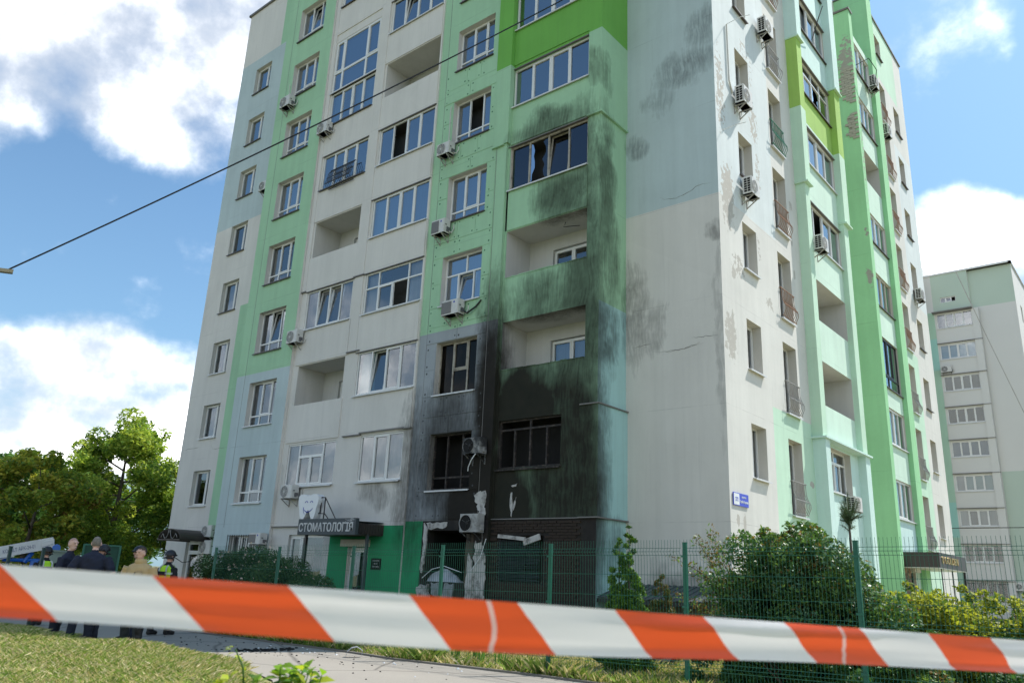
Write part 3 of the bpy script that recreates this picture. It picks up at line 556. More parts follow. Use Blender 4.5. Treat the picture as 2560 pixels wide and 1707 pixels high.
# burnt-out ground floor opening: black room, ragged white reveals, buckled metal
mb = MB(); mb.box(-9.02, -7.4, -d2+.31, .4, 1.2, 2.8); 
mb = MB()
for q in (((-9.02, .4, 1.28), (-7.4, .4, 1.28), (-7.4, .4, 2.74), (-9.02, .4, 2.74)), ((-9.02, -1.29, 1.28), (-9.02, .4, 1.28), (-9.02, .4, 2.74), (-9.02, -1.29, 2.74)), ((-7.4, -1.29, 1.28), (-7.4, .4, 1.28), (-7.4, .4, 2.74), (-7.4, -1.29, 2.74)), ((-9.02, -1.29, 2.74), (-7.4, -1.29, 2.74), (-7.4, .4, 2.74), (-9.02, .4, 2.74)), ((-9.02, -1.29, 1.28), (-7.4, -1.29, 1.28), (-7.4, .4, 1.28), (-9.02, .4, 1.28))): mb.quad(*q)
mb.build('burnt_room', M['black'], B)
M['flake'] = mat('scorched_plaster', (.50, .48, .45), .9, .25, 5., dirt=.85, dirtcol=(.05, .04, .035), bstr=.4); M['brownplaster'] = mat('brown_scorched', (.085, .065, .045), .9, .5, 4., dirt=.5, dirtcol=(.02, .018, .015), bstr=.4); M['buckled'] = mat('buckled_sheet', (.42, .43, .44), .45, .3, 3., metal=.3, dirt=.6, dirtcol=(.06, .055, .05)); M['ash'] = mat('blue_ash', (.27, .29, .30), .9, .3, 6., dirt=.5, dirtcol=(.10, .08, .05))
def flake(name, pts, d, th, mt, seed=0, sub=5, jit=.05):
    """ragged-edged slab of remaining plaster"""
    r_ = random.Random(seed); out = []
    for i in range(len(pts)):
        a, b = Vector(pts[i]), Vector(pts[(i+1) % len(pts)])
        for j in range(sub): q = a.lerp(b, j/sub); out.append((q.x+(r_.uniform(-jit, jit) if j else 0), q.y+(r_.uniform(-jit, jit) if j else 0)))
    mb = MB(); f = [P('A', x, d+th, z) for x, z in out]; bk = [P('A', x, d, z) for x, z in out]; mb.poly(f)
    for i in range(len(out)): j = (i+1) % len(out); mb.quad(f[i], f[j], bk[j], bk[i])
    return mb.build(name, M[mt], B)
flake('plaster_flake', [(-9.16, 2.96), (-9.0, 2.78), (-9.04, 2.0), (-9.12, 1.5), (-9.2, 1.62), (-9.13, 2.2)], d2, .05, 'flake', 1, 5, .02)
flake('plaster_flake', [(-9.1, 2.95), (-8.2, 2.98), (-8.25, 2.82), (-8.95, 2.78)], d2, .02, 'flake', 2, 6, .03)
flake('plaster_flake', [(-7.25, 2.1), (-7.12, 1.9), (-7.05, 1.2), (-7.1, .55), (-7.32, .5), (-7.3, 1.4)], d2, .06, 'flake', 3, 5, .03)
flake('plaster_flake', [(-7.02, 2.45), (-6.72, 2.3), (-6.62, 1.6), (-6.66, .6), (-7.1, .5), (-7.06, 1.4)], d2, .03, 'flake', 4, 7, .06)
flake('plaster_flake', [(-7.15, 3.75), (-6.75, 3.85), (-6.7, 3.2), (-7.0, 3.18), (-7.05, 3.45)], d2, .016, 'flake', 5, 6, .06)
flake('plaster_flake', [(-7.4, 2.7), (-7.1, 2.85), (-7.12, 1.3), (-7.4, 1.26)], d2, .02, 'brownplaster', 6, 6, .02)
flake('plaster_flake', [(-8.7, 1.25), (-8.3, 1.26), (-8.32, .85), (-8.62, .9)], d2, .04, 'ash', 7, 5, .04)
flake('plaster_flake', [(-8.15, 1.22), (-7.8, 1.25), (-7.78, .75), (-8.2, .78)], d2, .04, 'ash', 8, 5, .04)
flake('plaster_flake', [(-9.25, 1.1), (-8.8, 1.2), (-8.72, .7), (-8.9, .45), (-9.2, .6)], d2, .09, 'flake', 9, 5, .05)
flake('plaster_flake', [(-8.6, .75), (-7.4, .6), (-7.1, .4), (-8.6, .45)], d2, .03, 'flake', 10, 8, .06)
flake('plaster_flake', [(-5.93, 3.97), (-5.70, 4.03), (-5.74, 3.95), (-5.86, 3.93)], dB, .012, 'flake', 12, 3, .015)
flake('plaster_flake', [(-5.93, 3.75), (-5.87, 3.78), (-5.83, 3.45), (-5.87, 3.1), (-5.92, 3.3)], dB, .012, 'flake', 13, 3, .025)
flake('plaster_flake', [(-5.72, 3.66), (-5.75, 3.4), (-5.81, 3.28), (-5.80, 3.48)], dB, .012, 'flake', 14, 3, .02)
mb = MB(); n = 14
for i in range(n):
    a, b = i/n, (i+1)/n
    def sh(t): return (-9.05+1.55*t, 1.3+.34*math.sin(math.pi*min(1, t*1.15))**.8+.02*math.sin(t*17))
    (xa, za), (xb, zb) = sh(a), sh(b)
    mb.hexa([P('A', xa, d2-.1, 1.27), P('A', xb, d2-.1, 1.27), P('A', xb, d2-.02, 1.27), P('A', xa, d2-.02, 1.27), P('A', xa, d2-.2, za), P('A', xb, d2-.2, zb), P('A', xb, d2-.15, zb), P('A', xa, d2-.15, za)])
mb.build('buckled_metal_sheet', M['buckled'], B)
mb = MB(); mb.tube([(-9.1, -d2-.02, 1.36), (-8.7, -d2-.03, 1.62), (-8.2, -d2-.03, 1.72), (-7.5, -d2-.02, 1.56)], .012); mb.tube([(-6.62, -d2-.03, 2.5), (-6.75, -d2-.08, 2.0), (-7.05, -d2-.08, 1.66), (-7.15, -d2-.04, 1.6)], .01); mb.build('hanging_cable', M['enamel'], B)
# ---- green bay next to the corner, its side face and the blank end wall
def zoneBay(u, z):
    if z < 3.05: return 3
    return 1 if z > 18.03 else 0
XB = -3.02
mb = MB(); opn = {3: (7.42, 8.95), 4: (10.4, 11.98)}; hs = [(-6.5, -4.22, 4.47, 5.88, .14, 2)]
for k in opn: hs.append((-6.53, -3.46, opn[k][0], opn[k][1], 1.2, 4))
bw = {5: (13.43, 14.98), 6: (16.5, 17.95), 7: (19.55, 21.0), 8: (22.5, 24.0), 9: (25.5, 27.0)}
for k in bw: hs.append((-6.53, -3.48, bw[k][0], bw[k][1], .1, 2 if k == 5 else 0))
hs.append((-6.2, -4.72, 1.36, 2.6, .3, 3))
wall(mb, 'A', -6.6, XB, -.3, ROOF, dB, hs, zoneBay, (), (3.05, 18.03))
for (z0, z1, mi) in ((-.3, 9.02, 5), (9.02, 18.03, 0), (18.03, ROOF, 1)): mb.quad((XB, -dB, z0), (XB, 0, z0), (XB, 0, z1), (XB, -dB, z1), mi)
mb.build('wall', [M['mint'], M['lime'], M['reveal'], M['char'], M['loggia'], M['aqua']], B)
def stepped(x0, x1, d, z0, z1, mats, sidemi, frontmi=0, y1=0.):
    mb = MB(); mb.quad((x0, -d, z0), (x1, -d, z0), (x1, -d, z1), (x0, -d, z1), frontmi); mb.quad((x1, -d, z0), (x1, -y1, z0), (x1, -y1, z1), (x1, -d, z1), sidemi); mb.quad((x0, -d, z0), (x0, -y1, z0), (x0, -y1, z1), (x0, -d, z1), sidemi)
    mb.quad((x0, -d, z0), (x1, -d, z0), (x1, -y1, z0), (x0, -y1, z0), frontmi); mb.quad((x0, -d, z1), (x1, -d, z1), (x1, -y1, z1), (x0, -y1, z1), frontmi)
    return mb.build('pilaster', mats, B)
stepped(-3.45, -2.97, dB+.05, 15.06, 18.03, [M['mint']], 0); stepped(-3.45, -2.97, dB+.05, 18.03, ROOF, [M['lime']], 0)
stepped(-7.17, -6.53, d2+.05, 15.13, 18.08, [M['mint']], 0, y1=dB-.02); stepped(-7.17, -6.53, d2+.05, 18.08, ROOF, [M['lime']], 0, y1=dB-.02)
stepped(-3.5, -2.97, dB+.04, 3.07, 6.05, [M['mint'], M['aqua']], 1)
stepped(-6.6, -6.536, dB+.03, 3.0, 15.1, [M['mint']], 0, y1=dB-.01)
mb = MB()
for (z, mt) in ((6.06, 0), (3.05, 0)):
    mb.box(-3.56, -2.93, -dB-.08, 0, z-.015, z+.02)
mb.box(-6.62, -3.56, -dB-.045, -dB+.02, 3.03, 3.06)
for k in (5, 6, 7, 8): mb.box(-6.62, -3.46, -dB-.06, -dB+.02, bw[k][1], bw[k][1]+.03)
mb.each('flashing', M['flash'], B)
mb = MB(); mb.box(-3.5, -2.935, -dB-.09, 0, 15.0, 15.06); mb.box(-7.2, -6.68, -d2-.09, -d2, 15.07, 15.13); mb.each('ledge', M['mint'], B)
mb = MB()
for k in bw:
    mb.abox('A', -6.6, -3.46, dB, dB+.03, bw[k][0]-1.42, bw[k][0]-.03, 0 if k < 7 else 1)
mb.each('parapet_panel', [M['mint'], M['lime']], B)
mb = MB(); rr = random.Random(5)
for k in opn:
    x = -6.52
    while x < -3.5:
        w_ = rr.uniform(.12, .35); mb.box(x, min(x+w_, -3.47), -dB-.02, -dB+.12, opn[k][0]-.01, opn[k][0]+rr.uniform(.004, .03)); x += w_
mb.each('parapet_cap', M['mint'], B)
win(B, 'A', -6.5, -4.22, 4.47, 5.88, dB-.08, [(0, .5, .8, 1, 'o'), (.5, 1, .8, 1, 'o'), (0, .25, 0, .8, 'o'), (.25, .5, 0, .8, 'o'), (.5, .76, 0, .8, 'o'), (.76, 1, 0, .8, 'o')], frame='burntframe', glass='glassd', cur='c_burnt', sill='burntframe', wd=dB, label='charred four light window of the bay')
win(B, 'A', -6.53, -3.48, *bw[5], dB-.05, [(0, .25, 0, 1, 'f'), (.25, .5, 0, 1, 'b'), (.5, .76, 0, 1, 't'), (.76, 1, 0, 1, 'f')], frame='sootframe', glass='glasss', cur='c_dark', sill='sillw', wd=dB+.03, label='smoke stained window with one broken pane')
for k in (6, 7, 8, 9): win(B, 'A', -6.53, -3.48, *bw[k], dB-.05, FULL4, glass='glassb', cur=['c_dark', 'c_grey'][k % 2], sill='sillw', wd=dB+.03)
for k in opn:
    loggia_back('A', -6.53, -3.46, k, opn[k][0], opn[k][1], dB-1.2, glass='glass')
mb = MB(); mb.tube([(-4.55, -1.0, 11.97), (-4.6, -1.05, 11.8), (-4.2, -.75, 11.86)], .012); mb.build('bent_rod', M['ironblack'], B)
# exposed, soot-covered brickwork below the bay
bm = mat('sooted_brick', (.034, .022, .015), .9, .5, 3., dirt=.5, dirtcol=(.014, .011, .009), bstr=.4)
mb = MB(); mb.box(-.122, .122, -.02, .02, -.031, .031); bme = mb.mesh('brick', bm); rr = random.Random(3)
row = 0; z = .98
while z < 2.99:
    x = -6.46 if row % 2 == 0 else -6.33
    while x < -3.6:
        if not (-6.38 < x < -4.54 and 1.3 < z < 2.66):
            o = child('brick', bme, B); o.location = (x+rr.uniform(-.006, .006), -dB-.014-rr.uniform(-.004, .012), z+rr.uniform(-.003, .003)); o.rotation_euler = (0, rr.uniform(-.012, .012), rr.uniform(-.02, .02))
        x += .258
    z += .0755; row += 1
mb = MB(); mb.box(-6.6, -3.46, -dB-.05, -dB, -.3, .92); mb.build('plinth', M['char'], B)
# burnt ground floor window with its warped blind
w = win(B, 'A', -6.2, -4.72, 1.36, 2.6, dB-.16, [(0, .5, 0, 1, 'o'), (.5, 1, 0, 1, 'o')], frame='burntframe', cur='c_dark', label='burnt out basement shop window')
mb = MB(); rr = random.Random(8); sl = mat('blind_slat', (.05, .055, .06), .5, .5, 4., dirt=.4, dirtcol=(.01, .01, .01))
for i in range(30):
    z = 1.42+i*.036; sag = rr.uniform(-.02, .02); x0 = -6.25+rr.uniform(-.05, .02); x1 = -4.8-rr.uniform(0, .08)
    if rr.random() < .12: x1 -= rr.uniform(.2, .6)
    mb.hexa([(x0, -dB-.0, z), (x1, -dB-.0, z+sag), (x1, -dB-.03, z+sag-.016), (x0, -dB-.03, z-.016), (x0, -dB+.003, z+.003), (x1, -dB+.003, z+sag+.003), (x1, -dB-.027, z+sag-.013), (x0, -dB-.027, z-.013)])
mb.build('warped_blind', sl, w)
mb = MB(); mb.bar((-6.28, -dB-.04, 2.58), (-5.3, -dB-.07, 2.50), .07, .10); mb.bar((-5.35, -dB-.05, 2.40), (-4.78, -dB-.08, 2.56), .05, .16); mb.build('bent_trim', M['flake'], w)
# ---- blank end wall and sunny facade
mb = MB(); wall(mb, 'A', XB, 0, -.3, ROOF, 0, (), lambda u, z: 1 if z > 12.06 else 0, (), (12.06,)); mb.build('wall', [M['white'], M['blue']], B)
def zoneB(u, z):
    if z < 6.52 and u > 3.1: return 1
    if z > 12.08 and u < 4.05: return 2
    return 0
def french(k): return (4.15, 5.22, S(k)+.52, S(k)+2.72)
def narrow(k): return (1.52, 2.52, S(k)+1.27, S(k)+2.72)
mb = MB(); hs = []
for k in range(2, 10): hs += [french(k)+(.34, 3), narrow(k)+(.34, 3)]
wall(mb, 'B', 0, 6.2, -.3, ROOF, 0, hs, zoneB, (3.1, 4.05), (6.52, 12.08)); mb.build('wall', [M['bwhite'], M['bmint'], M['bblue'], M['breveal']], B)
ONE = [(0, 1, 0, 1, 's')]
def rail_grille(parent, ax, u0, u1, z0, d, mt, h=.95):
    """bulging french-balcony railing"""
    mb = MB(); n = 9
    def bul(t): return .05+.13*math.exp(-((t-.28)/.22)**2)
    for i in range(n):
        u = u0+.03+(u1-u0-.06)*i/(n-1); mb.tube([P(ax, u, d+bul(j/9), z0+.03+h*j/9) for j in range(10)], .011, 4)
    for t in (0.02, .42, .98): mb.bar(P(ax, u0-.03, d+bul(t), z0+.03+h*t), P(ax, u1+.03, d+bul(t), z0+.03+h*t), .022)
    for u in (u0-.02, u1+.02):
        mb.bar(P(ax, u, d-.02, z0+.03+h*.98), P(ax, u, d+.06, z0+.03+h*.98), .025)
    return mb.build('railing', mt, parent)
rmat = {2: 'irongrey', 3: 'irongrey', 4: 'ironrust', 5: 'ironrust', 6: 'irongreen', 7: 'irongrey', 8: 'ironrust', 9: 'irongrey'}
for k in range(2, 10):
    a = narrow(k); win(B, 'B', *a, -.27, ONE if k % 2 else TWO, cur='c_grey' if k % 2 else 'c_lace', sill='sillw' if k < 5 else 'sillb', wd=0.02)
    a = french(k); w = win(B, 'B', *a, -.27, [(0, .55, 0, 1, 's'), (.55, 1, 0, 1, 'f')], cur='c_grey', sill='sillw', wd=.02); rail_grille(w, 'B', a[0], a[1], a[2], .0, M[rmat[k]])
# first bay on the sunny side
d1, dp = .15, .34
def zone1(u, z):
    if z < 6.1: return 1
    if z < 18.0: return 0
    if z < 20.9: return 2
    return 1
b1 = {5: (13.15, 14.65), 6: (16.3, 17.75), 7: (19.25, 20.7), 8: (22.2, 23.7), 9: (25.2, 26.4)}; o1 = {3: (7.33, 8.85), 4: (10.28, 11.78)}
mb = MB(); hs = [(7.05, 9.35, 4.58, 5.98, .25, 3)]
for k in o1: hs.append((6.62, 10.22, o1[k][0], o1[k][1], 1.2, 4))
for k in b1: hs.append((6.62, 10.22, b1[k][0], b1[k][1], .1, 3))
T1 = 27.1
wall(mb, 'B', 6.2, 10.75, -.3, T1, d1, hs, zone1, (), (6.1, 18., 20.9)); mb.build('wall', [M['bpale'], M['baqua'], M['blime'], M['breveal'], M['loggia']], B)
def pil(y0, y1, z0, z1, mt, d=None, x0=0., side=None):
    mb = MB(); mb.box(x0, d or dp, y0, y1, z0, z1); return mb.each('pilaster', mt, B)
for (y0, y1, y2) in ((6.2, 6.62, -.05), (10.24, 10.75, .12)):
    pil(y0, y1, -.3, 6.08, M['baqua'], .40); pil(y0, y1, 6.14, 14.98, M['bmint']); pil(y0+min(0, y2), y1+max(0, y2), 15.04, 18., M['bmint'], .40); pil(y0+min(0, y2), y1+max(0, y2), 18., 20.88, M['blime'], .40); pil(y0+min(0, y2), y1+max(0, y2), 20.94, T1, M['baqua'], .45)  # mint pilasters kept darker: shade of their side face is in the colour
mb = MB(); mb.box(-.02, .48, 6.1, 10.85, 6.08, 6.14); mb.each('ledge', M['baqua'], B)
mb = MB()
for (y0, y1) in ((6.12, 6.7), (10.2, 10.95)): mb.box(-.02, .47, y0, y1, 14.98, 15.04); mb.box(-.02, .5, y0, y1, 20.88, 20.94)
mb.each('ledge', M['bmint'], B)
mb = MB()
for k in b1: mb.box(d1-.02, d1+.07, 6.6, 10.24, b1[k][1], b1[k][1]+.03)
mb.box(.1, .5, 6.1, 11.1, T1, T1+.08); mb.each('flashing', M['flash'], B)
win(B, 'B', 7.05, 9.35, 4.58, 5.98, d1-.2, [(0, .5, .72, 1, 'f'), (.5, 1, .72, 1, 'f'), (0, .26, 0, .72, 'f'), (.26, .5, 0, .72, 's'), (.5, .76, 0, .72, 's'), (.76, 1, 0, .72, 'f')], cur='c_grey', sill='sillw', wd=d1)
for k in b1: win(B, 'B', 6.62, 10.22, *b1[k], d1-.05, {7: [(0, .25, .7, 1, 'f'), (.25, .5, .7, 1, 'f'), (.5, .75, .7, 1, 'f'), (.75, 1, .7, 1, 'f'), (0, .25, 0, .7, 'f'), (.25, .5, 0, .7, 's'), (.5, .75, 0, .7, 'b'), (.75, 1, 0, .7, 'f')], 5: swap(FULL4, 1, 'o'), 8: swap(FULL4, 1, 'o')}.get(k, FULL4), glass='glassb', cur=['c_lace', 'c_dark'][k % 2], sill='sillw' if k < 7 else 'sillb', wd=d1)
for k in o1: loggia_back('B', 6.62, 10.22, k, o1[k][0], o1[k][1], d1-1.2)
# recessed wall between the bays, second bay with tall fins
mb = MB(); wall(mb, 'B', 6.2, 17.95, -.3, ROOF, -1.2, (), None); mb.quad((-1.2, 10.735, -.3), (d1, 10.735, -.3), (d1, 10.735, T1), (-1.2, 10.735, T1), 0); mb.quad((-1.2, 6.2, T1), (0, 6.2, T1), (0, 6.2, ROOF), (-1.2, 6.2, ROOF), 0)
mb.quad((-1.2, 6.2, T1), (d1, 6.2, T1), (d1, 10.75, T1), (-1.2, 10.75, T1), 0); mb.build('wall', [M['bwhite']], B)
mb = MB(); mb.quad((-1.2, 13.7, -.3), (dp, 13.7, -.3), (dp, 13.7, 27.1), (-1.2, 13.7, 27.1)); mb.quad((dp, 13.7, -.3), (dp, 14.12, -.3), (dp, 14.12, 27.1), (dp, 13.7, 27.1)); mb.quad((dp, 14.12, -.3), (d1, 14.12, -.3), (d1, 14.12, 27.1), (dp, 14.12, 27.1)); mb.quad((-1.2, 13.7, 27.1), (dp, 13.7, 27.1), (dp, 14.12, 27.1), (-1.2, 14.12, 27.1))
mb.build('fin_wall', [M['fin']], B)
mb = MB(); mb.box(-1.25, dp+.05, 13.62, 14.16, 27.1, 27.18); mb.each('flashing', M['flash'], B)
b2 = {2: (4.36, 5.86), 3: (7.25, 8.75), 4: (9.6, 11.75), 5: (13.1, 14.6), 6: (16.0, 17.4), 8: (21.75, 23.25), 9: (24.6, 26.15)}; o2 = {7: (18.95, 20.5)}
mb = MB(); hs = [(14.12, 17.1, b2[k][0], b2[k][1], .12, 1) for k in b2]+[(14.12, 17.1, o2[7][0], o2[7][1], 1.2, 2), (15.62, 16.45, .05, 2.35, .3, 1)]
wall(mb, 'B', 14.12, 17.1, -.3, 26.5, d1, hs, lambda u, z: 3 if z < 4.2 else 0, (), (4.2,)); mb.quad((-1.2, 14.12, 26.5), (d1, 14.12, 26.5), (d1, 17.1, 26.5), (-1.2, 17.1, 26.5)); mb.build('wall', [M['bpale'], M['breveal'], M['loggia'], M['baqua']], B)
for k in b2: win(B, 'B', 14.12, 17.1, *b2[k], d1-.06, swap(FULL4, 2, 's') if k != 4 else [(0, .25, .25, 1, 'f'), (.25, .5, .25, 1, 's'), (.5, .75, .25, 1, 's'), (.75, 1, .25, 1, 'f'), (0, .5, 0, .25, 'f'), (.5, 1, 0, .25, 'f')], frame={4: 'darkframe', 5: 'upvcb'}.get(k, 'upvc'), glass='glassb' if k > 3 else 'glass', cur=['c_lace', 'c_grey', 'c_lace'][k % 3], sill='sillb' if k > 3 else 'sillw', wd=d1)
loggia_back('B', 14.12, 17.1, 7, *o2[7], d1-1.2)
# right fin and the far end of the facade
mb = MB(); mb.quad((-1.2, 17.115, -.3), (dp, 17.115, -.3), (dp, 17.115, ROOF), (-1.2, 17.115, ROOF)); mb.quad((dp, 17.115, -.3), (dp, 17.95, -.3), (dp, 17.95, ROOF), (dp, 17.115, ROOF)); mb.quad((dp, 17.95, -.3), (0, 17.95, -.3), (0, 17.95, ROOF), (dp, 17.95, ROOF)); mb.build('fin_wall', [M['fin']], B)
mb = MB(); mb.box(-1.25, dp+.06, 17.04, 18.0, ROOF-.02, ROOF+.07); mb.box(-.06, .06, 18., 24.62, ROOF-.05, ROOF+.05); mb.box(-.06, .06, -.08, 6.2, ROOF-.05, ROOF+.05); mb.each('parapet_flashing', M['flash'], B)
def zoneR(u, z):
    if z > 27.0: return 1 if u < 23.05 else 0
    if z > 15.4: return 2 if u > 21.4 and z < 24 else 0
    if z < 12.4 and u < 21.4: return 1
    return 0
def fr(k): return (19.5, 20.52, S(k)+.40, S(k)+2.66)
def nr(k): return (22.05, 23.12, S(k)+1.05, S(k)+2.55)
mb = MB(); hs = []
for k in range(2, 10): hs += [fr(k)+(.34, 3), nr(k)+(.34, 3)]
hs += [(19.5, 20.5, 28.4, 29.6, .34, 3)]
wall(mb, 'B', 17.95, 24.55, -.3, ROOF, 0, hs, zoneR, (21.4, 23.05), (12.4, 15.4, 24, 27)); mb.quad((0, 24.55, -.3), (-26.75, 24.55, -.3), (-26.75, 24.55, ROOF), (0, 24.55, ROOF))
mb.quad((-26.75, 24.55, ROOF), (0, 24.55, ROOF), (0, 17.95, ROOF), (-26.75, 17.95, ROOF)); mb.quad((-26.75, 17.95, ROOF), (-1.2, 17.95, ROOF), (-1.2, 6.2, ROOF), (-26.75, 6.2, ROOF)); mb.quad((-26.75, 6.2, ROOF), (0, 6.2, ROOF), (0, 0, ROOF), (-26.75, 0, ROOF)); mb.quad((-26.75, 0, ROOF), (XB, 0, ROOF), (XB, -1.4, ROOF), (-26.75, -.5, ROOF)); mb.quad((-26.6, -.5, ROOF), (-20.6, -.5, ROOF), (-20.6, -1.75, ROOF), (XB, -1.4, ROOF))
mb.build('wall', [M['bwhite'], M['bmint'], M['bblue'], M['breveal']], B)
for k in range(2, 10):
    a = nr(k); win(B, 'B', *a, -.27, ONE, cur='c_grey', sill='sillw' if k < 4 else 'sillb', wd=.02)
    a = fr(k); w = win(B, 'B', *a, -.27, [(0, .55, 0, 1, 's'), (.55, 1, 0, 1, 'f')], cur='c_grey', sill='sillw', wd=.02); rail_grille(w, 'B', a[0], a[1], a[2], .0, M['irongrey' if k in (2, 3, 4) else 'ironrust'])
win(B, 'B', 19.5, 20.5, 28.4, 29.6, -.27, ONE, cur='c_dark', sill='sillb', wd=.02)
# bare bricks where the render has fallen off the fin
bm2 = mat('bare_brick', (.36, .35, .29), .9, .15, 3., bstr=.4); mb = MB(); mb.box(-.135, .135, -.03, .02, -.052, .052); bme2 = mb.mesh('brick', bm2); rr = random.Random(9)
mb = MB(); mb.quad((-.55, 13.694, 19.6), (.33, 13.694, 19.6), (.33, 13.694, 23.1), (-.55, 13.694, 23.1)); 
for (zb, zt, xl) in ((22.3, 24.1, -.3), (20.5, 21.8, -.2)):
    z = zb; row = 0
    while z < zt:
        x = .2-(row % 2)*.14; t_ = (z-zb)/(zt-zb)
        while x > xl+.5*abs(t_-.45)+rr.uniform(-.08, .08):
            o = child('brick', bme2, B); o.location = (x, 13.69, z); o.rotation_euler = (0, rr.uniform(-.02, .02), rr.uniform(-.03, .03)); x -= .285
        z += .117; row += 1
# entrance of the beauty salon: split-face stone cladding, door, shutter box
st = [mat('brown_stone', (.20, .14, .10), .8, .3, 3., bstr=.5), mat('tan_stone', (.31, .23, .17), .8, .3, 3., bstr=.5), mat('grey_brown_stone', (.15, .12, .10), .8, .3, 3., bstr=.5)]
mes = []
for s_ in st:
    mb = MB(); mb.box(0, .03, -.5, .5, -.5, .5); mes.append(mb.mesh('stone', s_))
rr = random.Random(21); z = .1
while z < 2.92:
    h = rr.uniform(.09, .14); y = 14.13-rr.uniform(0, .0)
    while y < 15.6:
        w_ = min(rr.uniform(.28, .55), 15.6-y)
        if w_ < .08: break
        o = child('stone', rr.choice(mes), B); o.location = (d1+.002, y+w_/2, z+h/2); o.scale = (rr.uniform(.7, 1.8), w_-.008, h-.008); y += w_
    z += h
w = win(B, 'B', 15.62, 16.45, .05, 2.35, d1-.1, [(0, 1, 0, 1, 's')], frame='darkframe', cur='c_dark', name='door', fw=.08)
mb = MB(); mb.abox('B', 15.58, 16.5, d1, d1+.2, 2.36, 2.58); mb.build('shutter_box', M['sillw'], B)
# ------------------------------------------------------------------ signs, canopies and other things fixed to the building
def text(s, name, mt, parent, loc, rot, h, w=None, depth=.01, bold=0., align='LEFT'):
    cu = bpy.data.curves.new(name, 'FONT'); cu.body = s; cu.size = 1; cu.extrude = depth/2; cu.offset = bold; cu.align_x = align
    o = bpy.data.objects.new(name, cu); COL.objects.link(o); bpy.context.view_layer.update()
    me = bpy.data.meshes.new_from_object(o.evaluated_get(bpy.context.evaluated_depsgraph_get())); bpy.data.objects.remove(o); bpy.data.curves.remove(cu)
    n = len(me.vertices); co = np.empty(n*3, np.float32); me.vertices.foreach_get('co', co); co = co.reshape(-1, 3)
    mn, mx = co.min(0), co.max(0); sy = h/(mx[1]-mn[1]); sx = (w/(mx[0]-mn[0])) if w else sy
    co[:, 0] = (co[:, 0]-mn[0])*sx; co[:, 1] = (co[:, 1]-mn[1])*sy
    if align == 'CENTER': co[:, 0] -= (mx[0]-mn[0])*sx/2
    me.vertices.foreach_set('co', co.ravel()); me.materials.clear(); me.materials.append(mt); me.name = name; me.update()
    ob = child(name, me, parent); ob.location = loc; ob.rotation_euler = rot; return ob
RA = (R(90), 0, 0); RB = (R(90), 0, R(90))
# dental surgery canopy and its sign board
t = empty('entrance_canopy', (-12.2, -2.2, 2.5), 'dark corrugated canopy over the green dental entrance, behind its sign board', 'canopy')
def loc_mb(org):
    mb = MB(); mb.org = org; return mb
def rel(mb, org):
    mb.v = [(v[0]-org[0], v[1]-org[1], v[2]-org[2]) for v in mb.v]; return mb
og = (-12.2, -2.2, 2.5)
mb = MB(); n = 46
for i in range(n):
    x0 = -13.62+2.66*i/n; x1 = -13.62+2.66*(i+1)/n; zz = .015*(i % 2)
    mb.hexa([(x0, -2.78, 2.93+zz), (x1, -2.78, 2.93+zz), (x1, -1.66, 2.96+zz), (x0, -1.66, 2.96+zz), (x0, -2.78, 2.94+zz), (x1, -2.78, 2.94+zz), (x1, -1.66, 2.97+zz), (x0, -1.66, 2.97+zz)])
rel(mb, og).build('corrugated_roof', M['graphite'], t)
mb = MB()
for i in range(10): y = -2.76+i*.112; mb.box(-10.955, -10.94, y, y+.1, 2.58, 2.9)
mb.box(-13.6, -10.95, -2.76, -1.68, 2.56, 2.58); rel(mb, og).build('side_fascia', M['brown'], t)
mb = MB(); mb.box(-11.02, -10.94, -2.3, -2.22, 0, 2.56); rel(mb, og).build('post', M['graphite'], t)
mb = MB(); mb.box(-13.55, -13.47, -2.72, -2.64, 0, 2.56); rel(mb, og).build('post', M['darkframe'], t)
t = empty('shop_sign', (-12.2, -2.9, 2.53), 'dark grey sign board reading СТОМАТОЛОГІЯ over the green entrance', 'sign'); og = (-12.2, -2.9, 2.53)
mb = MB(); mb.box(-13.68, -10.78, -2.93, -2.80, 2.53, 3.03); rel(mb, og).build('board', mat('sign_board', (.055, .066, .072), .55, .2, 2.5, dirt=.25, dirtcol=(.01, .01, .01)), t)
text('СТОМАТОЛОГІЯ', 'lettering', M['letter'], t, (-13.62-og[0], -2.933-og[1], 2.625-og[2]), RA, .285, 2.72, .02, .018)
mb = MB(); rr = random.Random(4)
for i in range(60):
    x = -10.86-abs(rr.gauss(0, .16)); z = 3.01-abs(rr.gauss(0, .05)); s_ = rr.uniform(.006, .022); mb.poly([(x-s_, -2.9335, z), (x, -2.9335, z-s_*.7), (x+s_, -2.9335, z+s_*.3), (x, -2.9335, z+s_)])
rel(mb, og).build('heat_blister', M['letter'], t)
t = empty('tooth_sign', (-13.35, -2.75, 3.03), 'white smiling tooth shaped light box standing on the dental sign board', 'sign'); og = (-13.35, -2.75, 3.03)
prof = [(-.52, .62), (-.5, .74), (-.40, .80), (-.22, .80), (-.1, .765), (0, .755), (.1, .765), (.24, .80), (.42, .79), (.52, .72), (.55, .60), (.52, .46), (.47, .36), (.45, .25), (.42, .12), (.36, .0), (.26, -.0), (.18, .1), (.12, .22), (.05, .30), (-.03, .22), (-.1, .08), (-.17, 0), (-.27, .0), (-.36, .08), (-.41, .22), (-.44, .36), (-.49, .48)]
mb = MB(); F_ = [(x, -.14, z) for x, z in prof]; K_ = [(x, .12, z) for x, z in prof]; mb.poly(F_); mb.poly(K_[::-1])
for i in range(len(prof)): j = (i+1) % len(prof); mb.quad(F_[i], F_[j], K_[j], K_[i])
mb.build('tooth_body', M['enamel'], t)
mb = MB()
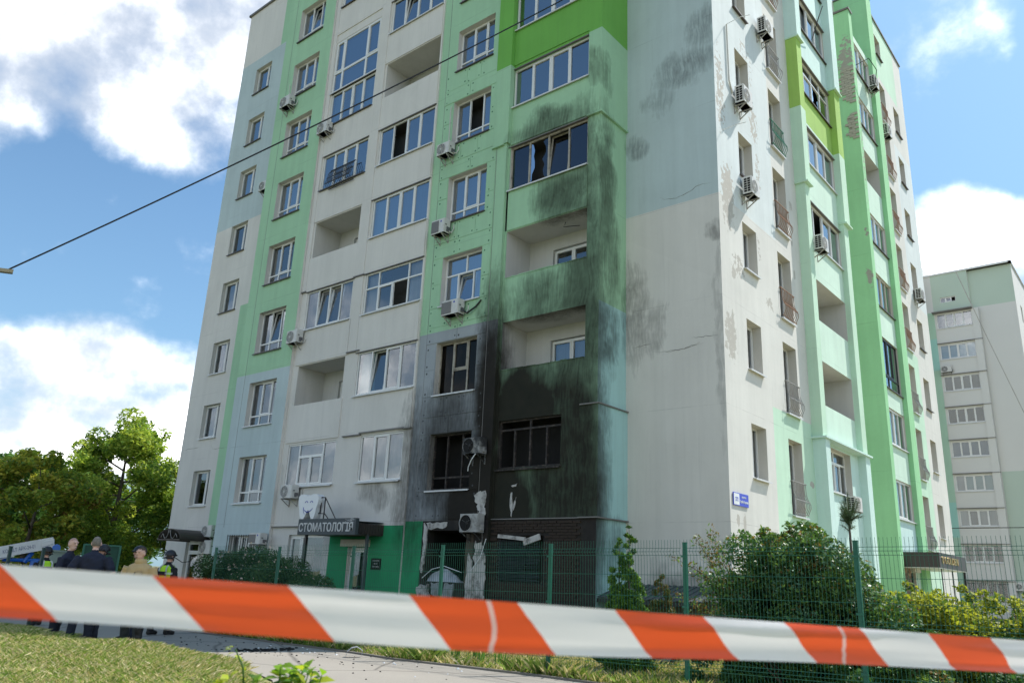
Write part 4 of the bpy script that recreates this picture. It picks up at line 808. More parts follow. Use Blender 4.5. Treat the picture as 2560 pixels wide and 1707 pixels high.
for cx in (-.07, .2): mb.tube([(cx+.065*math.cos(a), -.145, .52+.055*math.sin(a)) for a in [math.pi*i/8 for i in range(9)]], .010, 5)
sm = [(-.2+.5*i/14, -.145, .34-.17*math.sin(math.pi*(.12+.80*i/14))+.05) for i in range(15)]; mb.tube(sm, [.004+.013*math.sin(math.pi*i/14) for i in range(15)], 5); mb.tube([(-.21, -.145, .38), (-.19, -.145, .26), (-.13, -.145, .15)], [.012, .009, .004], 5)
mb.build('smile', M['blueink'], t)
mb = MB()
for (a, b) in (((.72, 0, 0), (.72, 0, .68)), ((.52, 0, .17), (.52, 0, .70)), ((.52, 0, .70), (.74, 0, .68)), ((.4, 0, .19), (.74, 0, .17)), ((.74, 0, .66), (1.02, .25, .02)), ((.72, 0, .2), (.86, .1, 0))): mb.bar(a, b, .03)
mb.build('steel_stand', M['darkframe'], t)
t = empty('wall_plaque', (-11.15, -dL, 1.72), 'small black notice plaque on the green wall beside the dental door', 'sign')
mb = MB(); mb.box(-.22, .22, -.03, -.002, -.17, .17); mb.build('plate', M['black'], t)
for i, s_ in enumerate(('СТОМАТОЛОГІЯ', 'ПН-ПТ', '9:00-18:00')): text(s_, 'lettering', M['letter'], t, (0, -.032, .08-i*.09), RA, .035, .3 if i != 1 else .16, .004, .0, 'CENTER')
# barrel canopy over the left door
t = empty('door_canopy', (-23.8, -.53, 2.45), 'brown barrel canopy with scrollwork over the leftmost white door', 'canopy')
mb = MB(); n = 14; pr = [(-.9*math.cos(math.pi*i/n), .40*math.sin(math.pi*i/n)) for i in range(n+1)]
for i in range(n):
    (xa, za), (xb, zb) = pr[i], pr[i+1]; mb.hexa([(xa, -1.45, za), (xb, -1.45, zb), (xb, 0, zb), (xa, 0, za), (xa*1.02, -1.45, za+.02), (xb*1.02, -1.45, zb+.02), (xb*1.02, 0, zb+.02), (xa*1.02, 0, za+.02)])
mb.box(-.92, .92, -1.47, -1.43, -.05, .0); mb.box(-.92, -.88, -1.45, 0, -.05, 0); mb.box(.88, .92, -1.45, 0, -.05, 0); mb.build('barrel_roof', M['brown'], t)
mb = MB()
for sg in (-1, 1):
    mb.tube([(sg*x, -1.46, z) for x, z in ((.08, .36), (.1, .2), (.2, .05), (.32, .02), (.42, .1), (.52, .22), (.6, .15), (.66, .06))], .012, 5)
mb.tube([(-.07, -1.46, .38), (-.05, -1.46, .3), (0, -1.46, .27), (.05, -1.46, .3), (.07, -1.46, .38)], .012, 5)
mb.build('scrollwork', M['irongrey'], t)
mb = MB(); mb.tube([(-.78, -1.2, -.02), (-.66, -1.3, -.06), (-.82, -1.35, -.12), (-.86, -1.3, -.3), (-.74, -1.0, -.5), (-.66, -.7, -.72), (-.56, -.4, -.9), (-.4, -.1, -.84), (-.36, -.03, -.62)], .018, 6); mb.tube([(-.74, -1.0, -.5), (-.86, -1.05, -.52), (-.92, -1.1, -.64), (-.84, -1.1, -.72)], .014, 6); mb.build('bracket', M['ironblack'], t)
# house number
t = empty('street_sign', (0.012, .6, 3.61), 'blue and white address plate 272 high on the corner of the sunny wall', 'sign')
mb = MB(); mb.box(0, .02, -.45, .45, -.16, .16); mb.build('plate', M['signblue'], t)
mb = MB(); mb.box(.0205, .023, -.43, -.11, -.14, .14); mb.build('number_panel', M['enamel'], t)
text('272', 'number', M['signblue'], t, (.025, -.35, -.05), RB, .1, .17, .004, .01)
text('проспект', 'lettering', M['enamel'], t, (.022, .17, .04), RB, .05, .26, .004, .012, 'CENTER'); text('Героїв Харкова', 'lettering', M['enamel'], t, (.022, .17, -.09), RB, .085, .5, .004, .012, 'CENTER')
# salon canopy
t = empty('salon_canopy', (.9, 16.6, 2.5), 'chocolate brown box canopy with gold letters over the stone clad entrance', 'canopy'); og = (.9, 16.6, 2.5)
mb = MB(); mb.box(.2, 1.5, 14.4, 18.9, 2.52, 3.06); rel(mb, og).build('fascia_box', M['brown'], t)
mb = MB(); mb.box(.22, 1.48, 14.42, 18.88, 2.49, 2.519); rel(mb, og).build('soffit', M['sillw'], t)
text('GOLDEN', 'lettering', M['gold'], t, (1.512-og[0], 15.2-og[1], 2.68-og[2]), RB, .26, 2.2, .03, .01)
mb = MB(); mb.ring((1.51, 14.85, 2.8), .10, .13, (1, 0, 0), 14, .02); mb.box(1.505, 1.53, 14.83, 14.87, 2.66, 2.92); mb.bar((1.515, 14.85, 2.8), (1.515, 14.98, 2.92), .03); rel(mb, og).build('emblem', M['gold'], t)
mb = MB(); mb.box(1.38, 1.46, 18.75, 18.85, .0, 2.5); rel(mb, og).build('post', M['darkframe'], t)
for (x, y) in ((1.4, 14.9), (1.2, 17.6)):
    mb = MB(); mb.box(x, x+.035, y, y+.035, .0, 2.5); rel(mb, og).build('post', M['darkframe'], t)
t = empty('ramp_railing', (1.2, 14.5, 0), 'grey steel handrails of the ramp in front of the stone clad entrance', 'railing')
mb = MB()
for y in (0, .9, 1.8, 2.7): mb.bar((.2, y, 0), (.2, y, 1.0), .05)
mb.bar((.2, -.1, 1.02), (.2, 3.3, 1.02), .05)
for i in range(12): mb.bar((.2, 1.8+i*.11, .15), (.2, 1.8+i*.11, 1.0), .02)
mb.tube([(.9, -2.2, .55), (.9, -.4, .8), (.3, 1.2, 1.05)], .035); mb.tube([(.5, -2.0, .95), (.5, -.6, .75), (.3, .6, .6)], .03); mb.build('handrail', mat('galvanised_rail', (.36, .37, .38), .4, .15, metal=.5), t)
# low roof over the basement steps
t = empty('basement_porch', (-1.7, -.6, 0), 'low dark sheet roofed basement porch against the white end wall', 'porch')
mb = MB(); n = 40
for i in range(n):
    x0 = -1.85+3.75*i/n; x1 = x0+3.75/n; zz = .018*(i % 2)
    mb.hexa([(x0, -.75, 1.08+zz), (x1, -.75, 1.08+zz), (x1, .55, 1.42+zz), (x0, .55, 1.42+zz), (x0, -.75, 1.1+zz), (x1, -.75, 1.1+zz), (x1, .55, 1.44+zz), (x0, .55, 1.44+zz)])
mb.build('sheet_roof', M['graphite'], t)
mb = MB(); mb.box(-1.85, 1.9, -.78, -.74, .98, 1.07); mb.build('eaves_board', M['ironblack'], t)
mb = MB(); mb.box(-1.75, 1.8, -.2, -.16, -.2, 1.1); mb.build('panel_wall', mat('porch_boards', (.09, .075, .05), .8, .3, 2.), t)
for x in (-1.7, -.5, .6, 1.75):
    mb = MB(); mb.box(x-.03, x+.03, -.72, -.66, 0, 1.06); mb.build('post', M['ironblack'], t)
# wrought flower-box guard on a window
t = empty('balcony_guard', (-15.15, -dL-.05, 16.2), 'black wrought iron bulging guard hung on a seventh floor loggia window', 'railing')
mb = MB()
for i in range(15):
    x = -.75+1.5*i/14; mb.tube([(x, -.03, .82), (x, -.16, .62), (x, -.20, .35), (x, -.28, .12), (x, -.16, -.02), (x, -.04, -.02)], .012, 4)
    if i < 14:
        for z in (.25, .5): mb.tube([(x+.02, -.19, z), (x+.06, -.2, z+.1), (x+.09, -.18, z+.02), (x+.05, -.2, z-.05)], .008, 4)
for (y, z) in ((-.03, .83), (-.2, .4), (-.28, .12), (-.05, -.03)): mb.bar((-.78, y, z), (.78, y, z), .025)
mb.build('scroll_bars', M['ironblack'], t)
# hairline cracks in the render
def crack(pts, y, seed, r0=.007):
    rr = random.Random(seed); q = []
    for i in range(len(pts)-1):
        a, b = pts[i], pts[i+1]; n = max(2, int(abs(b[0]-a[0])/.07))
        for j in range(n): f = j/n; q.append((a[0]+(b[0]-a[0])*f, y-.001, a[1]+(b[1]-a[1])*f+rr.gauss(0, .014)))
    q.append((pts[-1][0], y-.001, pts[-1][1])); mb = MB(); mb.tube(q, [max(.0015, r0*min(1, 4*min(i, len(q)-1-i)/len(q))*rr.uniform(.5, 1.2)) for i in range(len(q))], 4, cap=False)
    return mb.build('crack', M['flash'], B)
for i, (p_, y) in enumerate((([(-2.82, 7.92), (-2.15, 7.98)], 0), ([(-2.15, 7.69), (-1.3, 7.66), (-.6, 7.73)], 0), ([(-1.72, 7.62), (-.97, 7.69), (-.7, 7.78)], 0), ([(-.94, 7.93), (-.16, 7.88)], 0), ([(-1.85, 12.43), (-1.7, 12.32), (-1.4, 12.25), (-.85, 12.34), (-.56, 12.47), (-.23, 12.42)], 0), ([(-26.66, 6.54), (-25.05, 6.56)], -dN), ([(-24.2, 6.62), (-23.95, 6.4), (-22.81, 6.41)], -dN), ([(-1.2, 21.5), (-.4, 21.9)], 0))): crack(p_, y, i)
# ------------------------------------------------------------------ air conditioners
def ac(ax, u0, u1, z0, h, d, label, body='steelw', grille='ring', gap=.09, dep=.29, fan=True, hose=True, group='air conditioner units on the walls'):
    """outdoor unit on two wall brackets; local x runs along the wall, -y points away from it"""
    w = u1-u0; uc = (u0+u1)/2; loc = (uc, -d, z0) if ax == 'A' else (d, uc, z0)
    t = empty('air_conditioner', loc, label, 'air conditioner', group, 0 if ax == 'A' else R(90)); bm_ = M[body]
    y0, y1 = -gap-dep, -gap; a, b = -w/2, w/2; r_ = .02
    mb = MB(); mb.hexa([(a+r_, y0, .03), (b-r_, y0, .03), (b, y1, .03), (a, y1, .03), (a+r_, y0, h-r_), (b-r_, y0, h-r_), (b, y1, h), (a, y1, h)])
    mb.hexa([(a, y0+r_, .03), (b, y0+r_, .03), (b, y1, .03), (a, y1, .03), (a, y0+r_, h), (b, y0+r_, h), (b, y1, h), (a, y1, h)])
    cx = a+w*.36; cz = h*.5+.01; R_ = min(h*.42, w*.33)
    mb.build('case', bm_, t)
    if grille == 'ring':
        mb = MB(); mb.disc((cx, y0-.004, cz), R_, (0, -1, 0), 24); mb.build('fan_recess', M['acdark'], t)
        mb = MB()
        for q in (.98, .8, .62, .44, .26): mb.ring((cx, y0-.008, cz), R_*q-.006, R_*q+.004, (0, -1, 0), 22, .008)
        for i in range(4): e = math.pi*i/4+.3; mb.bar((cx-R_*math.cos(e), y0-.012, cz-R_*math.sin(e)), (cx+R_*math.cos(e), y0-.012, cz+R_*math.sin(e)), .008)
        mb.disc((cx, y0-.018, cz), R_*.17, (0, -1, 0), 12); mb.build('fan_guard', M['steelw'] if body == 'steelw' else M['acburnt'], t)
    elif grille == 'hole':
        mb = MB(); mb.disc((cx, y0-.004, cz), R_, (0, -1, 0), 24); mb.build('fan_opening', M['black'], t)
        mb = MB(); mb.ring((cx, y0-.012, cz), R_, R_+.018, (0, -1, 0), 22, .015); mb.build('fan_rim', bm_, t)
        mb = MB(); mb.disc((cx+R_*.2, y0-.006, cz+R_*.05), R_*.22, (0, -1, 0), 10)
        for i in range(3): e = 2*math.pi*i/3+.5; mb.bar((cx+R_*.2, y0-.006, cz), (cx+R_*.75*math.cos(e), y0-.006, cz+R_*.75*math.sin(e)), .035, .004)
        mb.build('fan', M['acburnt'], t)
    else:
        mb = MB(); mb.box(a+.03, a+w*.6, y0-.012, y0-.001, .07, h-.06); mb.build('mesh_guard', M['acfan'], t)
        mb = MB(); mb.disc((a+w*.76, y0-.003, h*.8), .035, (0, -1, 0), 12); mb.build('badge', M['blueink'], t)
    # louvre slots on the left end, valves on the right end
    mb = MB()
    for i in range(6):
        for j in range(2): yy = y0+.05+j*(dep-.08)/2; mb.box(a-.005, a-.001, yy, yy+(dep-.08)/2-.02, .08+i*(h-.12)/6, .08+(i+.78)*(h-.12)/6)
    mb.build('louvre', M['black'], t)
    mb = MB(); mb.box(b+.001, b+.03, y0+.12, y1-.03, .08, h*.45); mb.box(b+.001, b+.012, y0+.05, y0+.12, h*.55, h*.62); mb.build('valve_cover', M['acdark'] if body == 'steelw' else bm_, t)
    for x in (a+.12, b-.12):
        mb = MB(); mb.box(x-.018, x+.018, y0-.03, 0, -.0, .03); mb.box(x-.018, x+.018, -.02, 0, -.25, .03); mb.bar((x, y0+.02, .0), (x, -.01, -.23), .026); mb.build('bracket', M['bracket'] if body == 'steelw' else M['acburnt'], t)
    if hose:
        mb = MB(); mb.tube([(b-.02, -gap-.1, .12), (b+.1, -gap-.02, .05), (b+.13, -.04, .2), (b+.1, -.02, .35)], .018, 6); mb.build('pipe', M['pipe'], t)
    return t
def stain_cord(pts, r, name, mt, label, cat='cable'):
    mb = MB(); o0 = pts[0]; mb.tube([Vector(p)-Vector(o0) for p in pts], r, 5); o = mb.build(name, mt); o.location = o0; tag(o, label, cat); return o
ac('A', -19.82, -19.08, 21.15, .55, dG, 'air conditioner high on the green wall above the black cable')
ac('A', -16.88, -16.2, 18.85, .52, dL, 'air conditioner under the seventh floor white loggia window, crossed by the black cable')
ac('A', -22.75, -22.05, 18.45, .5, dN, 'air conditioner half hidden behind the green corner on the blue wall')
ac('A', -17.12, -16.45, 9.76, .54, dL, 'air conditioner left of the two tilted open loggia windows')
ac('A', -16.27, -15.55, 3.84, .5, dL, 'ring grilled air conditioner above the tooth shaped dental sign')
ac('A', -23.27, -22.45, 2.58, .5, dN, 'upper of the two air conditioners beside the leftmost door canopy')
ac('A', -23.29, -22.35, 1.9, .57, dN, 'lower, larger air conditioner beside the leftmost white door')
ac('A', -17.66, -16.92, 2.24, .42, dG, 'air conditioner low on the blue wall above the flowering bush', grille='panel')
ac('A', -9.52, -8.92, 15.4, .48, d2, 'air conditioner with small red badge on green wall below the sixth floor window')
ac('A', -9.5, -8.88, 12.4, .54, d2, 'mesh fronted air conditioner on the green wall right of the white loggias', grille='panel')
ac('A', -8.74, -7.98, 9.38, .52, d2, 'grimy air conditioner just above the edge of the grey burnt panels', grille='panel')
ac('A', -7.42, -6.72, 4.86, .50, d2, 'blackened burnt air conditioner with open fan hole beside the charred window', 'acburnt', 'hole', hose=False)
ac('A', -7.36, -6.67, 2.63, .54, d2, 'scorched whitish air conditioner shell with empty fan hole above the burnt shop', 'acash', 'hole', hose=False)
ac('B', 3.3, 3.98, 19.35, .62, 0, 'topmost air conditioner on the sunny peeling wall')
ac('B', 1.2, 1.84, 15.5, .62, 0, 'middle of the three air conditioners on the sunny peeling wall')
ac('B', 1.46, 2.04, 12.55, .58, 0, 'lowest of the three air conditioners on the sunny peeling wall, just above a window')
ac('B', 6.66, 7.3, 12.6, .55, d1+.1, 'air conditioner hung on the sunny green bay beside an open window')
ac('B', 16.1, 16.75, 24.3, .62, d1+.1, 'air conditioner near the top of the far green bay')
ac('B', 18.5, 19.2, 23.0, .62, .05, 'air conditioner beside the grey railing right of the tall green fin')
ac('B', 21.9, 22.7, 15.5, .58, 0, 'air conditioner near the far right edge of the sunny wall')
ac('B', 8.3, 9.0, 4.0, .5, d1, 'air conditioner under the mint bay window behind the little pine')
mb = MB(); mb.box(-.012, .0, -.06, .06, -.05, .05)
stain_cord([(-6.85, -2.0, 4.87), (-6.95, -2.05, 4.7), (-7.08, -2.03, 4.5), (-7.12, -2.0, 4.38)], .014, 'drain_hose', M['enamel'], 'white drain hose hanging from the blackened air conditioner', 'hose')
stain_cord([(-7.93, -1.75, 9.5), (-7.8, -1.72, 9.42), (-7.5, -1.66, 9.6), (-7.32, -1.62, 9.8)], .03, 'drain_hose', M['blackcable'], 'black wrapped hose right of the grimy air conditioner', 'hose')
stain_cord([(-9.3, -1.62, 15.95), (-9.32, -1.62, 17.3), (-9.28, -1.64, 17.5)], .02, 'drain_hose', M['pipe'], 'grey pipe rising from the air conditioner with red badge', 'pipe')
stain_cord([(-16.35, -1.72, 4.1), (-16.75, -1.7, 4.2), (-16.8, -1.7, 5.0), (-16.78, -1.72, 5.15)], .016, 'drain_hose', M['pipe'], 'grey pipe rising left of the air conditioner above the dental sign', 'pipe')
stain_cord([(-19.6, -1.83, 21.7), (-19.75, -1.83, 22.3), (-19.72, -1.85, 22.6)], .016, 'drain_hose', M['pipe'], 'pipe above the air conditioner on the green wall', 'pipe')
stain_cord([(.02, 1.2, 15.9), (.04, .95, 16.2), (.04, .93, 18.2)], .03, 'drain_hose', M['pipe'], 'grey pipe rising from the middle air conditioner on the peeling wall', 'pipe')
mb = MB()
for (y, z) in ((.35, 14.25), (.75, 18.3)): pass
stain_cord([(.02, .35, 14.2), (.5, .35, 14.22), (.75, .36, 14.2)], .012, 'clothes_line_arm', M['enamel'], 'thin white rod sticking out of the peeling wall above the lowest air conditioner', 'rod')
stain_cord([(.02, .9, 18.2), (.5, .9, 18.25), (.8, .92, 18.2)], .012, 'clothes_line_arm', M['enamel'], 'thin white rod sticking out of the peeling wall near the topmost air conditioner', 'rod')
stain_cord([(.3, 8.3, 22.1), (.65, 8.2, 22.9), (.75, 8.5, 23.6)], .02, 'loose_cable', M['blackcable'], 'black cables curling out of an upper window of the sunny bay', 'cable')
stain_cord([(.3, 14.2, 24.4), (.8, 14.6, 24.8), (.9, 15.4, 24.6), (.6, 16.0, 24.2)], .018, 'loose_cable', M['blackcable'], 'black cables looping in front of the top window of the far bay', 'cable')

# ------------------------------------------------------------------ wire mesh fence
t0 = empty('mesh_fence', (-1.77, -8.26, 0), 'green welded wire mesh fence running in front of the burnt building', 'fence')
def fpt(k): return Vector((2.375*k, .091*k, .038*k))
for k in range(-3, 6):
    p = fpt(k); mb = MB(); mb.box(p.x-.03, p.x+.03, p.y-.02, p.y+.02, -.1, p.z+1.955); mb.box(p.x-.034, p.x+.034, p.y-.024, p.y+.024, p.z+1.955, p.z+1.965)
    for z in (.35, 1.05, 1.75): mb.box(p.x-.045, p.x+.045, p.y-.04, p.y-.02, p.z+z, p.z+z+.03)
    mb.build('post', M['fence'], t0)
folds = [(.03, 0), (.24, 0), (.29, .035), (.34, 0), (.88, 0), (.93, .035), (.98, 0), (1.78, 0), (1.83, .035), (1.88, 0), (2.0, 0)]
mb = MB()
for i in range(48): mb.tube([(.03+2.315*i/47, -.03-y, z) for z, y in folds], .0028, 3, cap=False)
for z, y in folds[1:-1]+[(.55, 0), (1.2, 0), (1.5, 0)]: mb.bar((0.02, -.03-y, z), (2.355, -.03-y, z), .006)
pme = mb.mesh('wire_panel', M['fence'])
for k in range(-3, 5):
    o = child('wire_panel', pme, t0); o.location = fpt(k); o.rotation_euler = (0, -.016, .0383); o['kind'] = 'stuff'
grp = 'dark posts of the left fence'
for i, (x, y) in enumerate(((-9.32, -12.73), (-9.13, -12.19))):
    mb = MB(); mb.box(-.035, .035, -.025, .025, -.1, 1.62); mb.box(-.04, .04, -.03, .03, 1.62, 1.635); o = mb.build('fence_post', mat('dark_green_post', (.006, .035, .03), .5)); o.location = (x, y, 0)
    tag(o, ['dark green fence post left of the blue crane arm', 'dark green fence post in front of the blue crane arm'][i], 'fence post', grp)

# ------------------------------------------------------------------ barrier tape, close to the camera
mt, g = newmat('barrier_tape'); uv = g.n('ShaderNodeUVMap').outputs[0]; s_ = g.n('ShaderNodeSeparateXYZ'); g.l(uv, s_.inputs[0])
ph = g.math('FRACT', g.math('DIVIDE', g.math('SUBTRACT', s_.outputs[0], g.math('ADD', g.math('MULTIPLY', s_.outputs[1], .075), .204)), .416)); red = g.math('LESS_THAN', ph, .5)
ln = g.math('FRACT', g.math('DIVIDE', g.math('SUBTRACT', s_.outputs[0], g.math('ADD', .765, g.math('MULTIPLY', g.math('SINE', g.math('MULTIPLY', s_.outputs[1], 3.1)), .010))), .832))
c = g.mix(red, (.88, .84, .87, 1), (.90, .11, .03, 1)); c = g.mix(g.math('MULTIPLY', g.math('LESS_THAN', ln, .012), .6), c, (.86, .8, .8, 1))
b = g.n('ShaderNodeBsdfPrincipled'); g.l(c, b.inputs['Base Color']); b.inputs['Roughness'].default_value = .32; b.inputs['Specular IOR Level'].default_value = .55
tr = g.n('ShaderNodeBsdfTranslucent'); g.l(c, tr.inputs['Color']); mx = g.n('ShaderNodeMixShader'); mx.inputs[0].default_value = .4; g.l(b.outputs[0], mx.inputs[1]); g.l(tr.outputs[0], mx.inputs[2]); o_ = g.n('ShaderNodeOutputMaterial'); g.l(mx.outputs[0], o_.inputs[0]); M['tape'] = mt
TL, TR_, BL, BR_ = Vector((7.31, -18.42, 1.391)), Vector((8.31, -16.47, 1.312)), Vector((7.30, -18.40, 1.318)), Vector((8.30, -16.45, 1.235))
V = []; F = []; UV = []; n = 80; L0 = (TR_-TL).length
for i in range(n+1):
    t_ = -.55+2.1*i/n; tp = TL.lerp(TR_, t_); bt = BL.lerp(BR_, t_); wm = 1+.20*math.exp(-((t_-.36)/.22)**2)
    nrm = (TR_-TL).cross(Vector((0, 0, 1))).normalized()
    for j in range(9):
        v = j/8; q = tp.lerp(bt, v*wm-.02*(wm-1)); q += nrm*(.006*math.sin(v*math.pi)+.004*math.sin(v*9+t_*4)*math.sin(t_*7)+.0016*math.sin(v*21+t_*31)*math.sin(t_*17+v*3))+nrm*(.010 if v > .86 else 0)*(v-.86)/.14
        V.append(q); UV.append((t_*L0, v))
for i in range(n):
    for j in range(8): a = i*9+j; F.append((a, a+1, a+10, a+9))
me = bpy.data.meshes.new('barrier_tape'); me.from_pydata([tuple(v) for v in V], [], F); me.materials.append(M['tape']); ul = me.uv_layers.new(name='UVMap')
for p in me.polygons:
    for li in p.loop_indices: ul.data[li].uv = UV[me.loops[li].vertex_index]
me.polygons.foreach_set('use_smooth', [True]*len(F)); o = child('barrier_tape', me, None); tag(o, 'red and white striped barrier tape stretched across the foreground', 'barrier tape')

# ------------------------------------------------------------------ plants
M['bark'] = mat('bark', (.11, .09, .07), .9, .35, 4., bstr=.6); M['twig'] = mat('twig', (.10, .07, .045), .85, .3, 6.)
LT = {'ash': [leafmat('ash_leaf', (.24, .36, .06), .45), leafmat('ash_leaf_light', (.36, .44, .08), .45), leafmat('ash_leaf_dark', (.12, .21, .04), .4)], 'maple': [leafmat('maple_leaf', (.28, .36, .06), .45), leafmat('maple_leaf_yellow', (.42, .40, .07), .45), leafmat('maple_leaf_dark', (.15, .23, .045), .4), leafmat('maple_leaf_rust', (.30, .20, .06))],
      'dark': [leafmat('dark_leaf', (.06, .14, .04)), leafmat('dark_leaf_mid', (.11, .22, .05))], 'rose': [leafmat('rose_leaf', (.045, .09, .03), .2), leafmat('rose_leaf_light', (.09, .15, .05), .2)], 'lilac': [leafmat('bush_leaf', (.07, .15, .04), .3, .38), leafmat('bush_leaf_light', (.15, .25, .06), .35, .38), leafmat('bush_leaf_blue', (.11, .19, .10), .3, .35), leafmat('bush_leaf_rust', (.19, .13, .04))],
      'gold': [leafmat('golden_leaf', (.30, .34, .035), .45), leafmat('golden_leaf_pale', (.40, .42, .07), .45), leafmat('golden_leaf_green', (.10, .17, .03))], 'thuja': [leafmat('thuja_spray', (.12, .24, .03), .25), leafmat('thuja_spray_dark', (.05, .11, .02), .2)], 'brownthuja': [leafmat('brown_spray', (.16, .12, .04), .2), leafmat('brown_spray_green', (.10, .12, .03), .2)], 'pine': [leafmat('pine_needle', (.07, .12, .05), .15)], 'sapling': [leafmat('sapling_leaf', (.19, .34, .03), .5, .4), leafmat('sapling_leaf_yellow', (.36, .42, .04), .5, .4), leafmat('sapling_leaf_dark', (.08, .18, .04), .5, .4)]}
def crown(name, parent, clusters, n, size, mats, probs=None, up=.5, aspect=.55, shell=.55):
    cl = np.array(clusters, float); vol = cl[:, 3]**2; idx = RNG.choice(len(cl), n, p=vol/vol.sum()); D_ = RNG.normal(size=(n, 3)); D_ /= np.linalg.norm(D_, axis=1)[:, None]
    r_ = RNG.uniform(shell**3, 1, n)**(1/3); C_ = cl[idx, :3]+D_*(r_*cl[idx, 3])[:, None]*np.array([1, 1, .78])+RNG.normal(0, .05, (n, 3))*cl[idx, 3][:, None]
    V, F = leaf_quads(C_, size, up, aspect); pick = RNG.choice(len(mats), n, p=probs)
    # whole clusters lean towards one tone
    tone = RNG.choice(len(mats), len(cl), p=probs); pick = np.where(RNG.random(n) < .45, tone[idx], pick)
    return fastmesh(name, V, F, pick, mats, parent)
def tree(loc, H, rad, n, mats, size, seed, label, cat='tree', probs=None, base=.18, nlimb=9, ncl=70, lean=0., bare=.25, group=None, squash=1., name='tree', trunk_r=None):
    """tapered trunk, limbs that fork, and clumps of leaves round the limb ends"""
    rr = random.Random(seed); t = empty(name, loc, label, cat, group); tr_ = trunk_r or H*.022; mb = MB(); cl = []
    top = Vector((lean*H, 0, H*.93)); tp = [Vector((0, 0, -.1)), Vector((lean*H*.2+rr.uniform(-.1, .1), rr.uniform(-.1, .1), H*.3)), Vector((lean*H*.6+rr.uniform(-.2, .2), rr.uniform(-.2, .2), H*.62)), top]
    mb.tube(tp, [tr_, tr_*.75, tr_*.42, tr_*.08], 8)
    for i in range(nlimb):
        f = base+(1-base)*.85*(i+rr.random()*.6)/nlimb; z = H*f; k = min(2, int(f*3)); p0 = tp[k].lerp(tp[k+1], max(0, min(1, f*3-k)))
        a = i*2.4+rr.uniform(-.4, .4); prof = math.sin(math.pi*min(1, (f-base+.25)/(1-base+.35)))**.7; L = rad*prof*rr.uniform(.8, 1.05)*squash
        tip = p0+Vector((math.cos(a)*L, math.sin(a)*L, L*rr.uniform(.25, .7))); mid = p0.lerp(tip, .5)+Vector((rr.uniform(-.1, .1)*L, rr.uniform(-.1, .1)*L, rr.uniform(-.15, .05)*L))
        mb.tube([p0, mid, tip], [tr_*.4*(1.1-f*.6), tr_*.22, tr_*.05], 5)
        for j in range(4):
            q0 = mid.lerp(tip, rr.uniform(0, .8)); q1 = q0+Vector((rr.gauss(0, .4), rr.gauss(0, .4), rr.uniform(-.1, .5)))*L*.5; mb.tube([q0, q0.lerp(q1, .5)+Vector((0, 0, .05*L)), q1], [tr_*.14, tr_*.08, tr_*.02], 4)
            if rr.random() > bare*.3: cl.append((*q1, rad*rr.uniform(.14, .26)))
        cl.append((*tip, rad*rr.uniform(.18, .30))); cl.append((*mid.lerp(tip, .6), rad*rr.uniform(.18, .28)))
    for i in range(ncl):
        f = base*.8+(1.02-base*.8)*rr.random()**.9; prof = math.sin(math.pi*min(1, (f-base+.22)/(1-base+.3)))**.75; a = rr.uniform(0, 6.28); L = rad*prof*rr.uniform(.35, 1.0)*squash
        cl.append((lean*H*f+math.cos(a)*L, math.sin(a)*L, H*f, rad*rr.uniform(.10, .22)))
    cl.append((*top, rad*.15)); mb.build('trunk', M['bark'], t, True)
    crown('crown', t, cl, n, size, mats, probs); return t
tree((-37.0, 1.6, 0), 9.2, 3.5, 42000, LT['ash'], .12, 3, 'large bushy bright green tree just left of the building', probs=[.42, .36, .22], base=.12, nlimb=15, ncl=75, trunk_r=.22)
tree((-35.6, 5.6, 0), 6.6, 2.6, 16000, LT['ash'], .12, 14, 'lower light green tree touching the left edge of the building', probs=[.4, .35, .25], base=.1, nlimb=10, ncl=40)
tree((-33.6, -3.9, 0), 6.3, 2.5, 22000, LT['maple'], .12, 5, 'yellowish green maple with rusty top left of the lamp post', probs=[.42, .28, .25, .05], base=.15, nlimb=12, ncl=46)
tree((-50.2, .6, 0), 7.8, 3.6, 18000, LT['dark'], .15, 8, 'dark green tree at the far left edge', base=.15, nlimb=10, ncl=50)
tree((-44.5, -2.5, 0), 5.2, 3.4, 14000, LT['dark'], .15, 9, 'dark shady tree low behind the yellowish maple', base=.08, nlimb=9, ncl=45)
tree((-44.0, 4.8, 0), 5.6, 3.6, 14000, LT['dark'], .15, 10, 'dark tree low behind the lamp post and the bright green tree', base=.08, nlimb=9, ncl=45)
for i, (x, y, z, r_) in enumerate(((-33.7, -4.25, 5.45, .24), (-33.45, -3.4, 5.55, .18), (-33.5, -3.65, 5.1, .24))):
    mb = MB()
    rr = random.Random(i)
    for k in range(90):
        d_ = Vector((rr.gauss(0, 1), rr.gauss(0, 1), rr.gauss(0, 1))).normalized()*r_; mb.bar((x, y, z), (x+d_.x, y+d_.y, z+d_.z), .03, .012)
    mb.v = [(a-x, b-y, c_-z) for a, b, c_ in mb.v]; o = mb.build('mistletoe', LT['dark'][1]); o.location = (x, y, z)
    tag(o, ['dark ball of mistletoe leftmost in the top of the maple', 'dark ball of mistletoe highest in the top of the maple', 'dark ball of mistletoe lower right in the top of the maple'][i], 'mistletoe', 'mistletoe balls in the maple')
